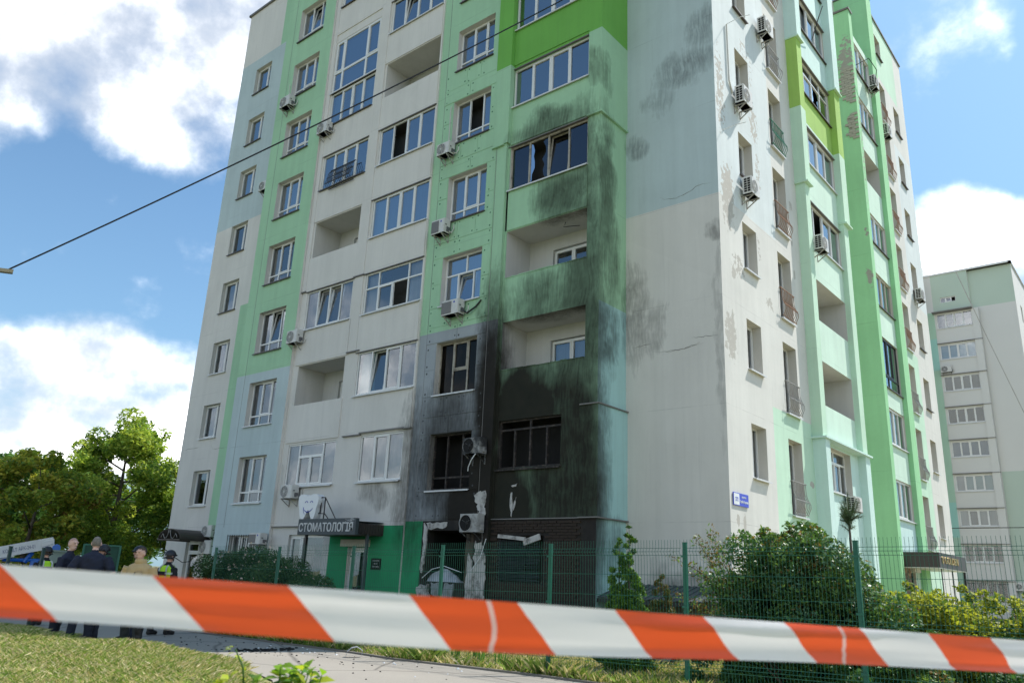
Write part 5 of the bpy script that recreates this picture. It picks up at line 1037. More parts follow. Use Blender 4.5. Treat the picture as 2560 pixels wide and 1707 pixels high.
def bush(name, loc, cl, n, size, mats, label, probs=None, stems=10, seed=1, aspect=.55, cat='bush', up=.4):
    rr = random.Random(seed); t = empty(name, loc, label, cat); mb = MB()
    for i in range(stems):
        c_ = rr.choice(cl); e = Vector(c_[:3]); s0 = Vector((e.x*.35+rr.uniform(-.2, .2), e.y*.35+rr.uniform(-.15, .15), -.05)); mb.tube([s0, s0.lerp(e, .5)+Vector((rr.uniform(-.1, .1), rr.uniform(-.1, .1), .1)), e+Vector((0, 0, c_[3]*.7))], [.018, .012, .004], 5)
    mb.build('stems', M['twig'], t, True); crown('foliage', t, cl, n, size, mats, probs, up, aspect, .35); return t
rr = random.Random(2)
cl = [(rr.uniform(-2.8, 2.7), rr.uniform(-.7, .7), rr.uniform(.2, 1.5), rr.uniform(.3, .52)) for _ in range(70)]; cl = [c_ for c_ in cl if c_[2] < 1.62-.26*max(0, c_[0]-.8)-.08*abs(c_[0]+1)]+[(-2.2, 0, 1.65, .32), (-1.5, 0, 1.75, .36), (-.9, 0, 1.8, .35), (-.3, 0, 1.72, .36), (-2.5, -.2, 1.75, .22)]
t = bush('rose_bush', (-11.7, -5.0, 0), cl, 75000, .036, LT['rose'], 'dark rose bush with small pale flowers in front of the blue and white wall', [.7, .3], 14, 4)
V = np.array([(c_[0]+c_[3]*a, c_[1]-c_[3]*abs(b_), c_[2]+c_[3]*e*.8) for c_ in cl for a, b_, e in RNG.normal(0, .55, (9, 3))]); q, F = leaf_quads(V, .04, .2, .95); o = fastmesh('flowers', q, F, None, [leafmat('pale_rose_petal', (.62, .47, .40), .3)], t); o['kind'] = 'stuff'
rr = random.Random(6); cl = []
for _ in range(150):
    x = rr.uniform(-1.2, 1.55); hmax = 2.28*math.exp(-((x+.2)/1.3)**4); z = rr.uniform(.1, max(.2, hmax)); cl.append((x, rr.uniform(-1.0, .8)*(1-.3*z/2.4), z, rr.uniform(.2, .38)))
for _ in range(30):
    x = rr.uniform(-1.0, .1); cl.append((x, rr.uniform(-.5, .4), 2.15+rr.uniform(-.15, .3), rr.uniform(.07, .15)))
cl += [(rr.uniform(-.8, 1.3), rr.uniform(-.4, .4), rr.uniform(.3, 1.6), .48) for _ in range(24)]
t = bush('lilac_bush', (3.95, -5.6, 0), cl, 95000, .038, LT['lilac'], 'big leafy green shrub behind the fence in front of the sunny corner', [.44, .28, .18, .10], 20, 7)
mb = MB(); pts = []; rr = random.Random(12)
for i in range(17):
    b0 = Vector((-1.0+rr.uniform(-.2, .2), rr.uniform(-.5, .2), .5+rr.uniform(-.2, .6))); e = Vector((-1.75-rr.uniform(-.4, .55), rr.uniform(-.9, .1), .45+i*.125+rr.uniform(-.1, .1))); m_ = b0.lerp(e, .55)+Vector((0, 0, .12)); mb.tube([b0, m_, e], [.012, .008, .003], 4)
    for k in range(22): f = rr.uniform(.3, 1.05); c_ = b0.lerp(m_, f*2) if f < .5 else m_.lerp(e, f*2-1); pts += [c_+Vector((rr.gauss(0, .05), rr.gauss(0, .05), rr.gauss(0, .05))) for _ in range(5)]
o = mb.build('branch', M['twig'], t, True); V, F = leaf_quads(np.array([tuple(p) for p in pts]), .040, .1, .38, .5); fastmesh('spray_leaves', V, F, RNG.choice(2, len(F), p=[.55, .45]), [LT['lilac'][3], LT['lilac'][1]], t)
rr = random.Random(16); cl = [(rr.uniform(-2.6, 2.6), rr.uniform(-.9, .9), rr.uniform(.1, 1.25), rr.uniform(.24, .40)) for _ in range(190)]+[(rr.uniform(-2.4, 2.4), rr.uniform(-.6, .4), rr.uniform(1.25, 1.6), .10) for _ in range(40)]
bush('golden_shrub', (6.35, -3.6, 0), cl, 100000, .044, LT['gold'], 'yellow green shrub low at the right below the salon canopy', [.45, .3, .25], 14, 17)
rr = random.Random(18); cl = [(rr.uniform(-2.3, 2.4), rr.uniform(-.4, .5), rr.uniform(.05, .85), rr.uniform(.14, .3)) for _ in range(70)]
bush('low_shrub', (4.6, -7.1, 0), cl, 30000, .04, [LT['dark'][0], LT['lilac'][0], LT['gold'][2]], 'low dark green shrubs along the fence at bottom right', [.45, .4, .15], 8, 19)
rr = random.Random(25); cl = [(rr.uniform(-1.5, 1.4), rr.uniform(-.4, .4), rr.uniform(.1, .85), rr.uniform(.12, .22)) for _ in range(40)]
bush('privet_hedge', (-18.0, -4.3, 0), cl, 9000, .035, LT['rose']+[LT['lilac'][1]], 'short clipped hedge by the leftmost white door', [.4, .3, .3], 8, 26)
def thuja(loc, cols, mats, n, size, label, seed):
    rr = random.Random(seed); t = empty('thuja', loc, label, 'shrub'); mb = MB(); cl = []
    for (x, y, h, r_) in cols:
        mb.tube([(x*.4, y*.4, -.05), (x, y, h*.5), (x, y, h*.95)], [.03, .018, .004], 5)
        for i in range(70):
            f = rr.random()**.8; rad = r_*(1-f)**.55*(.55+.45*math.sin(min(1, f*3+.5)*1.57)); a = rr.uniform(0, 6.28); cl.append((x+math.cos(a)*rad, y+math.sin(a)*rad, h*(.04+.93*f), r_*.42*(1.1-f)+.02))
    mb.build('stems', M['bark'], t); crown('foliage', t, cl, n, size, mats, None, 0.0, .35, .2); return t
thuja((1.14, -6.78, 0), [(-.13, .05, 2.25, .25), (.1, 0, 2.47, .30), (.16, -.1, 1.4, .32), (-.2, 0, 1.2, .28)], LT['thuja'], 46000, .036, 'narrow two peaked green thuja behind the fence', 31)
thuja((.62, -4.6, 0), [(0, 0, 1.7, .30)], LT['brownthuja'], 13000, .032, 'small brownish withered thuja right of the green one', 32)
# little pine on a bare stem
t = empty('pine_sapling', (4.53, -5.5, 0), 'young pine with a round needle head on a bare stem above the big shrub', 'tree')
mb = MB(); mb.tube([(0, 0, 0), (.01, 0, 1.2), (0, 0, 2.35), (0, 0, 2.6)], [.03, .025, .018, .008], 6); mb.build('trunk', M['bark'], t, True)
rr = random.Random(41); V = []; F = []; sh_ = []
for i in range(26):
    a = rr.uniform(0, 6.28); el = rr.uniform(.15, 1.35); L = rr.uniform(.14, .3)*(1.25 if el > 1.0 else 1); sh_.append((Vector((0, 0, 2.36+.25*rr.random())), Vector((math.cos(a)*math.cos(el), math.sin(a)*math.cos(el), math.sin(el))), L))
sh_.append((Vector((0, 0, 2.55)), Vector((.02, 0, 1)), .42)); sh_.append((Vector((.03, 0, 2.5)), Vector((.3, .25, .9)).normalized(), .36))
mb = MB()
for (b0, d_, L) in sh_:
    mb.tube([b0, b0+d_*L], [.008, .003], 4)
    for k in range(int(190*L/.25)):
        p = b0+d_*L*rr.random(); q = (d_*.55+Vector((rr.gauss(0, .6), rr.gauss(0, .6), rr.gauss(0, .6)))).normalized()*rr.uniform(.05, .09); s_ = q.cross(Vector((rr.gauss(0, 1), rr.gauss(0, 1), rr.gauss(0, 1)))).normalized()*.0016; i = len(V); V += [p-s_, p+s_, p+q]; F.append((i, i+1, i+2))
mb.build('shoots', M['twig'], t); fastmesh('needles', np.array([tuple(v) for v in V]), np.array(F), None, LT['pine'], t)['kind'] = 'stuff'
# sapling close to the camera
t = empty('ash_sapling', (5.95, -16.95, .17), 'bright yellow green leafy sapling in the near foreground under the tape', 'plant')
rr = random.Random(52); mb = MB(); V = []; F = []; mi = []
def leaf(p, d, L, w_, m_):
    d = d.normalized(); s_ = d.cross(Vector((rr.gauss(0, .35), rr.gauss(0, .35), 1))).normalized(); nn = s_.cross(d); i = len(V)
    for (f, ww, zz) in ((0, .06, 0), (.3, .85, .10), (.6, 1, .08), (1, 0.04, -.12)):
        V.append(p+d*L*f+s_*w_*ww+nn*L*zz); V.append(p+d*L*f-s_*w_*ww+nn*L*zz)
    for k in range(3): F.append((i+2*k, i+2*k+1, i+2*k+3, i+2*k+2)); mi.append(m_)
for i in range(20):
    a = rr.uniform(0, 6.28); L = rr.uniform(.08, .46); b0 = Vector((rr.uniform(-.03, .03), rr.uniform(-.03, .03), 0)); e = Vector((math.cos(a)*L*.5+rr.uniform(-.03, .03), math.sin(a)*L*.5, .89+rr.uniform(-.06, .07)-.2*L)); m_ = b0.lerp(e, .55)+Vector((0, 0, .08)); mb.tube([b0, m_, e], [.007, .005, .002], 5)
    for k in range(26):
        f = .5+.5*k/25; p = m_.lerp(e, f*2-1); d = Vector((rr.gauss(0, 1), rr.gauss(0, 1), rr.uniform(-.1, .7))); leaf(p, d, rr.uniform(.045, .08), rr.uniform(.013, .022), rr.choice((0, 0, 1, 1, 2)))
mb.tube([(0, 0, 0), (-.06, -.04, .5), (-.15, -.06, .87), (-.2, -.07, .93)], [.008, .006, .004, .003], 5)
for k in range(9): leaf(Vector((-.15-.012*k, -.06, .84+.012*k+rr.uniform(-.03, .03))), Vector((rr.gauss(0, 1), rr.gauss(0, 1), -.2)), .035, .011, 1)
mb.build('stems', LT['sapling'][2], t); me_ = fastmesh('leaves', np.array([tuple(v) for v in V]), np.array(F), np.array(mi), LT['sapling'], t); me_['kind'] = 'stuff'
# iris clumps by the fence
for i, (x, y, n_) in enumerate(((-1.64, -7.95, 7), (-1.05, -7.98, 14), (-.55, -7.95, 5))):
    t = empty('iris_clump', (x, y, 0), ['small clump of iris leaves left of the large iris clump by the fence', 'large clump of iris leaves at the foot of the fence', 'sparse iris leaves right of the large clump by the fence'][i], 'plant', 'iris clumps by the fence'); rr = random.Random(60+i); mb = MB()
    for k in range(n_):
        a = rr.uniform(0, 6.28); h = rr.uniform(.3, .46); l = rr.uniform(.02, .16); bx_, by_ = rr.uniform(-.12, .12), rr.uniform(-.05, .05); w_ = .016
        mb.quad((bx_-w_, by_, 0), (bx_+w_, by_, 0), (bx_+w_+l*.4*math.cos(a), by_+l*.4*math.sin(a), h*.6), (bx_-w_+l*.4*math.cos(a), by_+l*.4*math.sin(a), h*.6)); mb.poly([(bx_-w_+l*.4*math.cos(a), by_+l*.4*math.sin(a), h*.6), (bx_+w_+l*.4*math.cos(a), by_+l*.4*math.sin(a), h*.6), (bx_+l*math.cos(a), by_+l*math.sin(a), h)])
    mb.build('leaves', G1 if False else LT['sapling'][2], t)['kind'] = 'stuff'
# debris on the path
def chunks(name, cx, cy, n, sx_, sy_, smin, smax, mt, label, cat, seed):
    rr = random.Random(seed); mb = MB()
    for i in range(n):
        x, y = cx+rr.gauss(0, sx_), cy+rr.gauss(0, sy_); s_ = rr.uniform(smin, smax); a = rr.uniform(0, 3.14); z = rr.uniform(.0, .4)*s_
        p = [(x+s_*q*math.cos(a+k), y+s_*q*math.sin(a+k), zz) for zz, q in ((.002, 1.), (s_*.5+z, .6)) for k in (0, 1.5, 3.1, 4.6)]; mb.hexa(p)
    mb.v = [(a-cx, b-cy, c_) for a, b, c_ in mb.v]; o = mb.build(name, mt); o.location = (cx, cy, 0); o['kind'] = 'stuff'; o['label'] = label; o['category'] = cat; return o
chunks('charred_debris', -4.55, -9.85, 120, .10, .30, .01, .045, M['black'], 'heap of black charred debris on the path at the shadow edge', 'debris', 1)
chunks('scattered_debris', -4.5, -9.9, 170, 1.9, .75, .005, .022, M['black'], 'black bits of burnt debris scattered over the path', 'debris', 2)
chunks('scattered_debris', -3.6, -9.2, 26, 1.6, .5, .008, .03, M['enamel'], 'pale bits of debris scattered over the path', 'debris', 3)
t = MB(); pr = [(-.14, 0), (-.12, .09), (-.05, .15), (.04, .17), (.11, .13), (.15, .10), (.13, .03)]
for i in range(len(pr)-1): (xa, za), (xb, zb) = pr[i], pr[i+1]; t.hexa([(xa, -.06, za), (xb, -.05, zb), (xb, .07, zb), (xa, .08, za), (xa, -.06, za+.012), (xb, -.05, zb+.012), (xb, .07, zb+.012), (xa, .08, za+.012)])
o = t.build('bent_metal_scrap', M['buckled']); o.location = (-2.89, -9.16, 0); o.rotation_euler = (0, 0, .9); tag(o, 'bent grey metal scrap lying on the path beside the verge', 'scrap')
t = MB(); t.hexa([(-.35, -.12, .05), (.3, -.1, .05), (.35, .12, .12), (-.3, .14, .16), (-.3, -.1, .09), (.28, -.08, .1), (.36, .1, .16), (-.28, .12, .2)]); t.bar((.25, 0, .05), (.45, .05, .25), .09, .03); o = t.build('burnt_panel_scrap', M['black']); o.location = (.72, -5.0, 0); tag(o, 'black burnt panel lying in dry grass behind the fence', 'scrap')
# ------------------------------------------------------------------ second block of flats behind, at right
B2 = empty('apartment_building', (-3, 60, 0), 'distant white and grey green apartment block behind the burnt one, at right', 'building'); D2 = -60.
X2 = {'white': mat('far_white', (.64, .63, .60), .9, .06, .3), 'sage': mat('far_sage', (.47, .56, .47), .9, .06, .3), 'mint': mat('far_mint', (.40, .58, .45), .9, .05, .3), 'aqua': mat('far_aqua', (.34, .60, .53), .9, .05, .3)}
X2['sagelow'] = mat('far_sage_pale', (.47, .55, .47), .9, .06, .3)
def mv(o):
    for v in o.data.vertices: v.co.x += 3; v.co.y -= 60
    for c_ in o.children: mv(c_)
mats2 = [X2['white'], X2['sage'], X2['mint'], X2['aqua'], X2['sagelow']]
T2 = 30.7
mb = MB(); s2 = [25.45-2.99*i for i in range(9)]; hs = [(-6.35, -3.42, z, z+1.4, .15, 0) for z in s2]+[(-5.85, -4.55, 27.92, 28.42, .2, 0)]
wall(mb, 'A', -7.2, -3.42, -.5, T2, D2, hs, lambda u, z: 1 if (z > 27.1 and u > -6.45) else ((3 if int((z-.6)/2.99) in (7, 2) else 2) if u < -6.5 and z < 27.1 else 0), (-6.5,), tuple([27.1]+[.6+2.99*i for i in range(10)]))
wall(mb, 'A', -3.42, .07, -.5, T2, D2-.35, (), lambda u, z: 1 if z > 27.1 else (4 if z < 12.1 and u > -2.8 else 0), (-2.8,), (12.1, 27.1))
mb.quad((-3.42, 60, -.5), (-3.42, 60.35, -.5), (-3.42, 60.35, T2), (-3.42, 60, T2))
hs = [(63+6.5*j, 64+6.5*j, 2+2.99*i, 3.6+2.99*i, .3, 0) for i in range(9) for j in range(2)]
wall(mb, 'B', 60.35, 80, -.5, T2, .07, hs, lambda u, z: 0)
mb.quad((-7.2, 60, T2), (.07, 60, T2), (.07, 80, T2), (-7.2, 80, T2)); mb.quad((-7.2, 60, -.5), (-7.2, 80, -.5), (-7.2, 80, T2), (-7.2, 60, T2))
mb.box(-16, -7.2, 57.5, 80, -.5, 32); mb.box(.07, 14, 80, 95, -.5, 29.3)
o = mb.build('wall', mats2, B2); mv(o)
mb = MB(); mb.abox('A', -7.3, .17, D2-.4, D2+.1, T2, T2+.14); mb.box(-.05, .17, 59.9, 80, T2, T2+.14); mb.box(-16.1, -7.1, 57.4, 60, 32, 32.14)
for o in mb.each('parapet_flashing', M['sillw'], B2): mv(o)
mb = MB()
for i, z in enumerate(s2):
    d_ = .08*(1 if i % 2 else .5)
    mb.abox('A', -3.42, -2.86, D2-.2, D2+.06+d_, z-1.45, z+1.5)
    mb.abox('A', -6.42, -3.42, D2, D2+.05, z-1.42, z-.03)
for o in mb.each('pilaster', X2['white'], B2): mv(o)
mb = MB()
for z in s2: mb.abox('A', -6.5, -2.8, D2-.02, D2+.2, z-1.5, z-1.46)
mb.abox('A', -6.6, -3.3, D2, D2+.5, 26.9, 27.0)
for o in mb.each('flashing', M['flash'], B2): mv(o)
for i, z in enumerate(s2):
    w = win(B2, 'A', -6.35, -3.42, z, z+1.4, D2-.08, FULL4, glass='glass', cur=[['c_grey', 'c_teal', 'c_grey', 'c_dark', 'c_blue', [(0, .25, 'c_lace'), (.25, 1, 'c_teal')], [(0, .25, 'c_lace'), (.25, .5, 'c_grey'), (.5, 1, 'c_lace')], 'c_dark', 'c_dark'][i]][0], sill='sillw', wd=D2+.05, fw=.08)
    if i == 8:
        mb = MB()
        for k in range(22): mb.bar((-6.45+.147*k, 59.85, z-.1), (-6.45+.147*k, 59.85, z+1.5), .02)
        for q in (-.1, .1, 1.3, 1.5): mb.bar((-6.5, 59.85, z+q), (-3.3, 59.85, z+q), .025)
        mb.build('window_bars', M['ironblack'], w)
    mv(w)
w = win(B2, 'A', -5.85, -4.55, 27.92, 28.42, D2-.1, [(0, .33, 0, 1, 'f'), (.33, .7, 0, 1, 's'), (.7, 1, 0, 1, 'o')], cur='c_dark', fw=.06); mv(w)
for i in range(9):
    for j in range(2): w = win(B2, 'B', 63+6.5*j, 64+6.5*j, 2+2.99*i, 3.6+2.99*i, -.2, ONE, cur='c_grey', fw=.07); mv(w)
ac('A', -6.4, -5.5, 21.15, .62, D2+.05, 'small distant air conditioner on the block behind at right'); ac('A', -2.85, -2.2, 2.3, .7, D2-.35, 'lowest distant air conditioner beside the barred window of the block behind')
t = empty('shop_canopy', (-2.6, 59.5, 0), 'dark little canopy at the foot of the distant block, right edge', 'canopy'); mb = MB(); mb.hexa([(.4, -1.2, .75), (4, -1.2, .75), (4, 1, .75), (.4, 1, .75), (.8, -1.0, 1.35), (4, -1.0, 1.35), (4, 1, 1.35), (.8, 1, 1.35)]); mb.build('roof', M['graphite'], t); mb = MB(); mb.box(.6, 4, -.8, .9, -.5, .75); mb.build('kiosk_wall', M['brown'], t)
stain_cord([(.66, 30, 19.56), (1.8, 30, 15.3), (2.98, 30, 11.05), (4.5, 30, 5.6)], .022, 'thin_wire', M['bracket'], 'thin grey wire slanting across the distant block at right', 'wire')
stain_cord([(-4, 42, 6.0), (2, 41, 5.95), (9, 40, 6.2)], .025, 'thin_wire', M['blackcable'], 'thin dark wire crossing low in front of the distant block', 'wire')
# ------------------------------------------------------------------ street lamp poles and cables
t = empty('street_lamp', (-45.35, 2.2, 0), 'grey concrete lamp pole with a slim white lamp between the left trees', 'street lamp'); mb = MB(); mb.tube([(0, 0, -.2), (-.1, -.25, 6.0)], [.17, .10], 10); mb.build('pole', M['conc'], t)
mb = MB(); mb.tube([(-.1, -.25, 5.9), (-.1, -.2, 6.2), (.1, .35, 6.55), (.2, .7, 6.6)], .035, 6); mb.build('arm', M['bracket'], t); mb = MB(); mb.hexa([(.1, .6, 6.56), (.25, .55, 6.56), (.45, 1.15, 6.66), (.3, 1.2, 6.66), (.1, .6, 6.64), (.25, .55, 6.64), (.45, 1.15, 6.72), (.3, 1.2, 6.72)]); mb.build('lamp_head', M['enamel'], t)
t = empty('utility_pole', (-39.1, -3.7, 0), 'grey pole cut by the left picture edge among dark trees', 'pole'); mb = MB(); mb.tube([(0, 0, -.2), (.05, .1, 4.6)], [.16, .11], 8); mb.build('shaft', M['conc'], t)
t = empty('street_lamp', (-13.9, -15.6, 0), 'street lamp whose tan lamp end pokes in at the left edge under the cable', 'street lamp'); mb = MB(); mb.tube([(0, 0, -.2), (0, 0, 8.0)], [.14, .09], 10); mb.build('pole', M['conc'], t)
mb = MB(); mb.tube([(0, 0, 7.9), (.3, .6, 8.0), (.9, 1.7, 8.02)], .035, 6); mb.build('arm', M['bracket'], t); mb = MB(); mb.hexa([(.84, 1.62, 8.0), (.96, 1.56, 8.0), (1.42, 2.68, 8.08), (1.28, 2.72, 8.08), (.82, 1.62, 8.08), (.98, 1.56, 8.08), (1.44, 2.68, 8.16), (1.26, 2.72, 8.16)]); mb.build('lamp_head', mat('tan_lamp', (.36, .31, .22), .5), t)
a, b = Vector((-12.62, -12.98, 8.18)), Vector((-3.75, -.71, 20.65)); pts = []
for i in range(33): f = i/32*1.5; p = a.lerp(b, f); p.z -= .8*f*(1-f) if f < 1 else -.8*(f-1)*.9; pts.append(p)
stain_cord(pts, .022, 'overhead_cable', M['blackcable'], 'thick black overhead cable slanting across the facade and the sky', 'cable')
stain_cord([(-46, 2, 5.5), (-40, 3.5, 5.0), (-34, 5, 4.6), (-28, 6, 4.5)], .018, 'thin_wire', M['bracket'], 'thin pale wire running past the bright green tree', 'wire')
# ------------------------------------------------------------------ aerial platform truck, cars, mesh gate at left
rzc = math.atan2(.942, .335); t = empty('crane_truck', (-19.65, -9.0, 0), 'aerial platform truck with white telescopic boom and blue folding arm', 'truck', None, rzc)
wh = mat('boom_white', (.62, .61, .57), .4, .08, 2., dirt=.2, dirtcol=(.3, .27, .22)); bl = mat('crane_blue', (.012, .12, .42), .35, .15)
mb = MB(); sl_ = .262
def bz_(x): return 1.72+sl_*(x+.48)
def boom(x0, x1, w_, top, bot, mi=0): mb.hexa([(x0, -w_, bz_(x0)+bot), (x1, -w_, bz_(x1)+bot), (x1, w_, bz_(x1)+bot), (x0, w_, bz_(x0)+bot), (x0, -w_, bz_(x0)+top), (x1-.12, -w_, bz_(x1)+top), (x1-.12, w_, bz_(x1)+top), (x0, w_, bz_(x0)+top)], mi)
boom(-3.6, 1.02, .17, .0, -.33); mb.build('boom', wh, t)
mb = MB(); mb.hexa([(.62, -.175, bz_(.62)-.05), (.95, -.175, bz_(.95)-.04), (.97, -.175, bz_(.95)-.2), (.62, -.175, bz_(.62)-.24), (.62, -.19, bz_(.62)-.07), (.93, -.19, bz_(.95)-.06), (.95, -.19, bz_(.95)-.18), (.64, -.19, bz_(.62)-.22)]); mb.build('boom_plate', wh, t)
text('KOBALT АРК-24-01', 'lettering', mat('boom_letter', (.10, .11, .18), .5), t, (-.36, -.173, bz_(-.36)-.22), (R(90), -math.atan(sl_), 0), .12, .86, .004, .0)
mb = MB(); mb.hexa([(-1.6, -.2, bz_(-1.6)-.42), (-.05, -.2, bz_(-.1)-.36), (-.05, .2, bz_(-.1)-.36), (-1.6, .2, bz_(-1.6)-.42), (-1.6, -.2, bz_(-1.6)-.36), (-.05, -.2, bz_(-.1)-.33), (-.05, .2, bz_(-.1)-.33), (-1.6, .2, bz_(-1.6)-.36)]); mb.tube([(-2.2, -.22, 1.05), (-.9, -.22, 1.32), (-.15, -.22, 1.46)], .02, 6); mb.build('inner_boom', wh, t)
mb = MB()
for y in (-.2, .17):
    mb.hexa([(.55, y, .7), (.95, y, .7), (.95, y+.05, .7), (.55, y+.05, .7), (.9, y, 1.78), (1.16, y, 1.74), (1.16, y+.05, 1.74), (.9, y+.05, 1.78)])
    mb.hexa([(.35, y, .8), (.6, y, .8), (.6, y+.05, .8), (.35, y+.05, .8), (.42, y, 1.35), (.62, y, 1.42), (.62, y+.05, 1.42), (.42, y+.05, 1.35)])
mb.tube([(1.05, -.24, 1.78), (1.05, .24, 1.78)], .12, 14); mb.tube([(.75, -.24, 1.3), (.75, .24, 1.3)], .05, 10); mb.build('folding_arm', bl, t)
mb = MB(); mb.tube([(-.35, 0, 1.36), (.7, 0, 1.38)], .055, 10); mb.tube([(.25, 0, 1.3), (.42, 0, 1.62)], .07, 8); mb.build('hydraulic_cylinder', bl, t)
mb = MB(); mb.box(.2, 1.2, -.5, .5, .45, .8); mb.box(-5, 1.6, -1.1, 1.1, .55, .75); mb.build('chassis', bl, t)
mb = MB(); mb.box(-6.6, -5.0, -1.1, 1.1, .5, 2.1); mb.build('cab', wh, t)
for x in (-5.7, .4, 1.1):
    for y in (-1.0, 1.0):
        mb = MB(); mb.tube([(x, y-.12, .42), (x, y+.12, .42)], .42, 16); mb.build('wheel', M['black'], t)
def car(loc, rz, mt, label):
    t = empty('parked_car', loc, label, 'car', None, rz); mb = MB()
    pr = [(-2.1, .5), (-2.1, .85), (-1.3, .98), (-.6, 1.42), (.8, 1.46), (1.6, 1.02), (2.1, .9), (2.15, .5)]
    f_ = [(x, -.82+(.12 if z > 1.2 else 0), z) for x, z in pr]; k_ = [(x, .82-(.12 if z > 1.2 else 0), z) for x, z in pr]; mb.poly(f_[::-1]); mb.poly(k_)
    for i in range(len(pr)): j = (i+1) % len(pr); mb.quad(f_[i], f_[j], k_[j], k_[i])
    mb.build('body', mt, t); mb = MB()
    for y in (-.835, .835): sg = -1 if y < 0 else 1; mb.quad((-1.1, y, 1.0), (1.3, y, 1.0), (.72, sg*.72, 1.4), (-.55, sg*.72, 1.4))
    mb.quad((-1.28, -.72, 1.02), (-1.28, .72, 1.02), (-.66, .66, 1.40), (-.66, -.66, 1.40)); mb.quad((1.58, -.72, 1.06), (1.58, .72, 1.06), (.9, .66, 1.44), (.9, -.66, 1.44)); mb.build('car_window', M['black'], t)
    for x in (-1.35, 1.35):
        for y in (-.75, .75): mb = MB(); mb.tube([(x, y-.1, .32), (x, y+.1, .32)], .32, 14); mb.build('wheel', M['black'], t)
    return t
car((-18.0, -11.2, 0), 1.25, M['enamel'], 'white car mostly hidden behind the tape at the far left'); 
t = empty('mesh_gate', (-16.05, -8.0, 0), 'dark green netted gate frame behind the grey haired man', 'gate', None, math.atan2(.86, .38)); mb = MB()
for x in (-.48, .48): mb.box(x-.03, x+.03, -.03, .03, 0, 1.9)
for z in (.2, 1.86): mb.box(-.48, .48, -.02, .02, z, z+.05)
mb.bar((-.45, 0, 1.2), (.1, 0, 1.85), .04); mb.build('frame', M['fence'], t); mb = MB(); mb.quad((-.46, .01, .2), (.46, .01, .2), (.46, .01, 1.87), (-.46, .01, 1.87)); mb.build('netting', mat('green_netting', (.02, .07, .045), .8, .3, 20.), t)
t = empty('utility_cabinet', (-17.4, -8.6, 0), 'grey green metal cabinet left of the bald man', 'cabinet', None, math.atan2(.86, .38)); mb = MB(); mb.box(-.28, .28, -.2, .2, 0, 1.64); mb.box(-.32, .32, -.24, .24, 1.64, 1.70); mb.build('case', mat('cabinet_green', (.16, .21, .17), .5, .15), t); mb = MB(); mb.box(-.24, .24, -.215, -.201, .3, 1.55); mb.build('door', mat('cabinet_door', (.18, .23, .19), .5, .15), t)

# ------------------------------------------------------------------ people
SK = mat('skin', (.60, .35, .26), .55, .08, 8.); SKP = mat('skin_pale', (.66, .41, .32), .55, .08, 8.); NAVY = mat('navy_shirt', (.014, .017, .036), .85, .3, 9., bstr=.3); BLACKC = mat('black_cloth', (.008, .008, .011), .85, .3, 9., bstr=.3); TROUS = mat('dark_navy_trousers', (.012, .016, .028), .85, .35, 6., bstr=.3); BOOT = mat('black_boot', (.010, .009, .009), .5, .3); TAN = mat('tan_bunker_coat', (.52, .36, .18), .85, .18, 6., bstr=.4); TROUSG = mat('grey_green_trousers', (.03, .035, .035), .85, .3, 6.); HAIRG = mat('grey_hair', (.20, .17, .14), .8, .3, 30., bstr=.5); HAIRB = mat('brown_hair', (.075, .05, .032), .8, .3, 30., bstr=.5); STUB = mat('shaved_scalp', (.44, .25, .19), .6, .1, 20.)
HIVIS = mat('hi_vis_yellow', (.42, .72, .02), .7, .1); HELM = mat('black_helmet', (.010, .010, .014), .45, .2); REFL = mat('reflective_band', (.45, .46, .44), .35, .1); YBAND = mat('yellow_band', (.65, .62, .05), .6, .1); PATCH = mat('round_patch', (.10, .12, .28), .7, .5, 40.); FLAGB = mat('flag_blue', (.03, .16, .5), .6); EYE = mat('eye_dark', (.02, .015, .012), .4); REDB = mat('boot_red', (.30, .03, .015), .6)
def rings(mb, rs, n=14, mi=0):
    """loft of horizontal ellipses (x,y,z,rx,ry)"""
    b0 = len(mb.v)
    for (x, y, z, rx, ry) in rs:
        for k in range(n): a = 2*math.pi*k/n; mb.v.append((x+rx*math.cos(a), y+ry*math.sin(a), z))
    for i in range(len(rs)-1):
        for k in range(n): q = b0+i*n; mb.f.append((q+k, q+(k+1) % n, q+n+(k+1) % n, q+n+k)); mb.m.append(mi)
    mb.f.append(tuple(b0+k for k in range(n))[::-1]); mb.m.append(mi); mb.f.append(tuple(b0+(len(rs)-1)*n+k for k in range(n))); mb.m.append(mi)
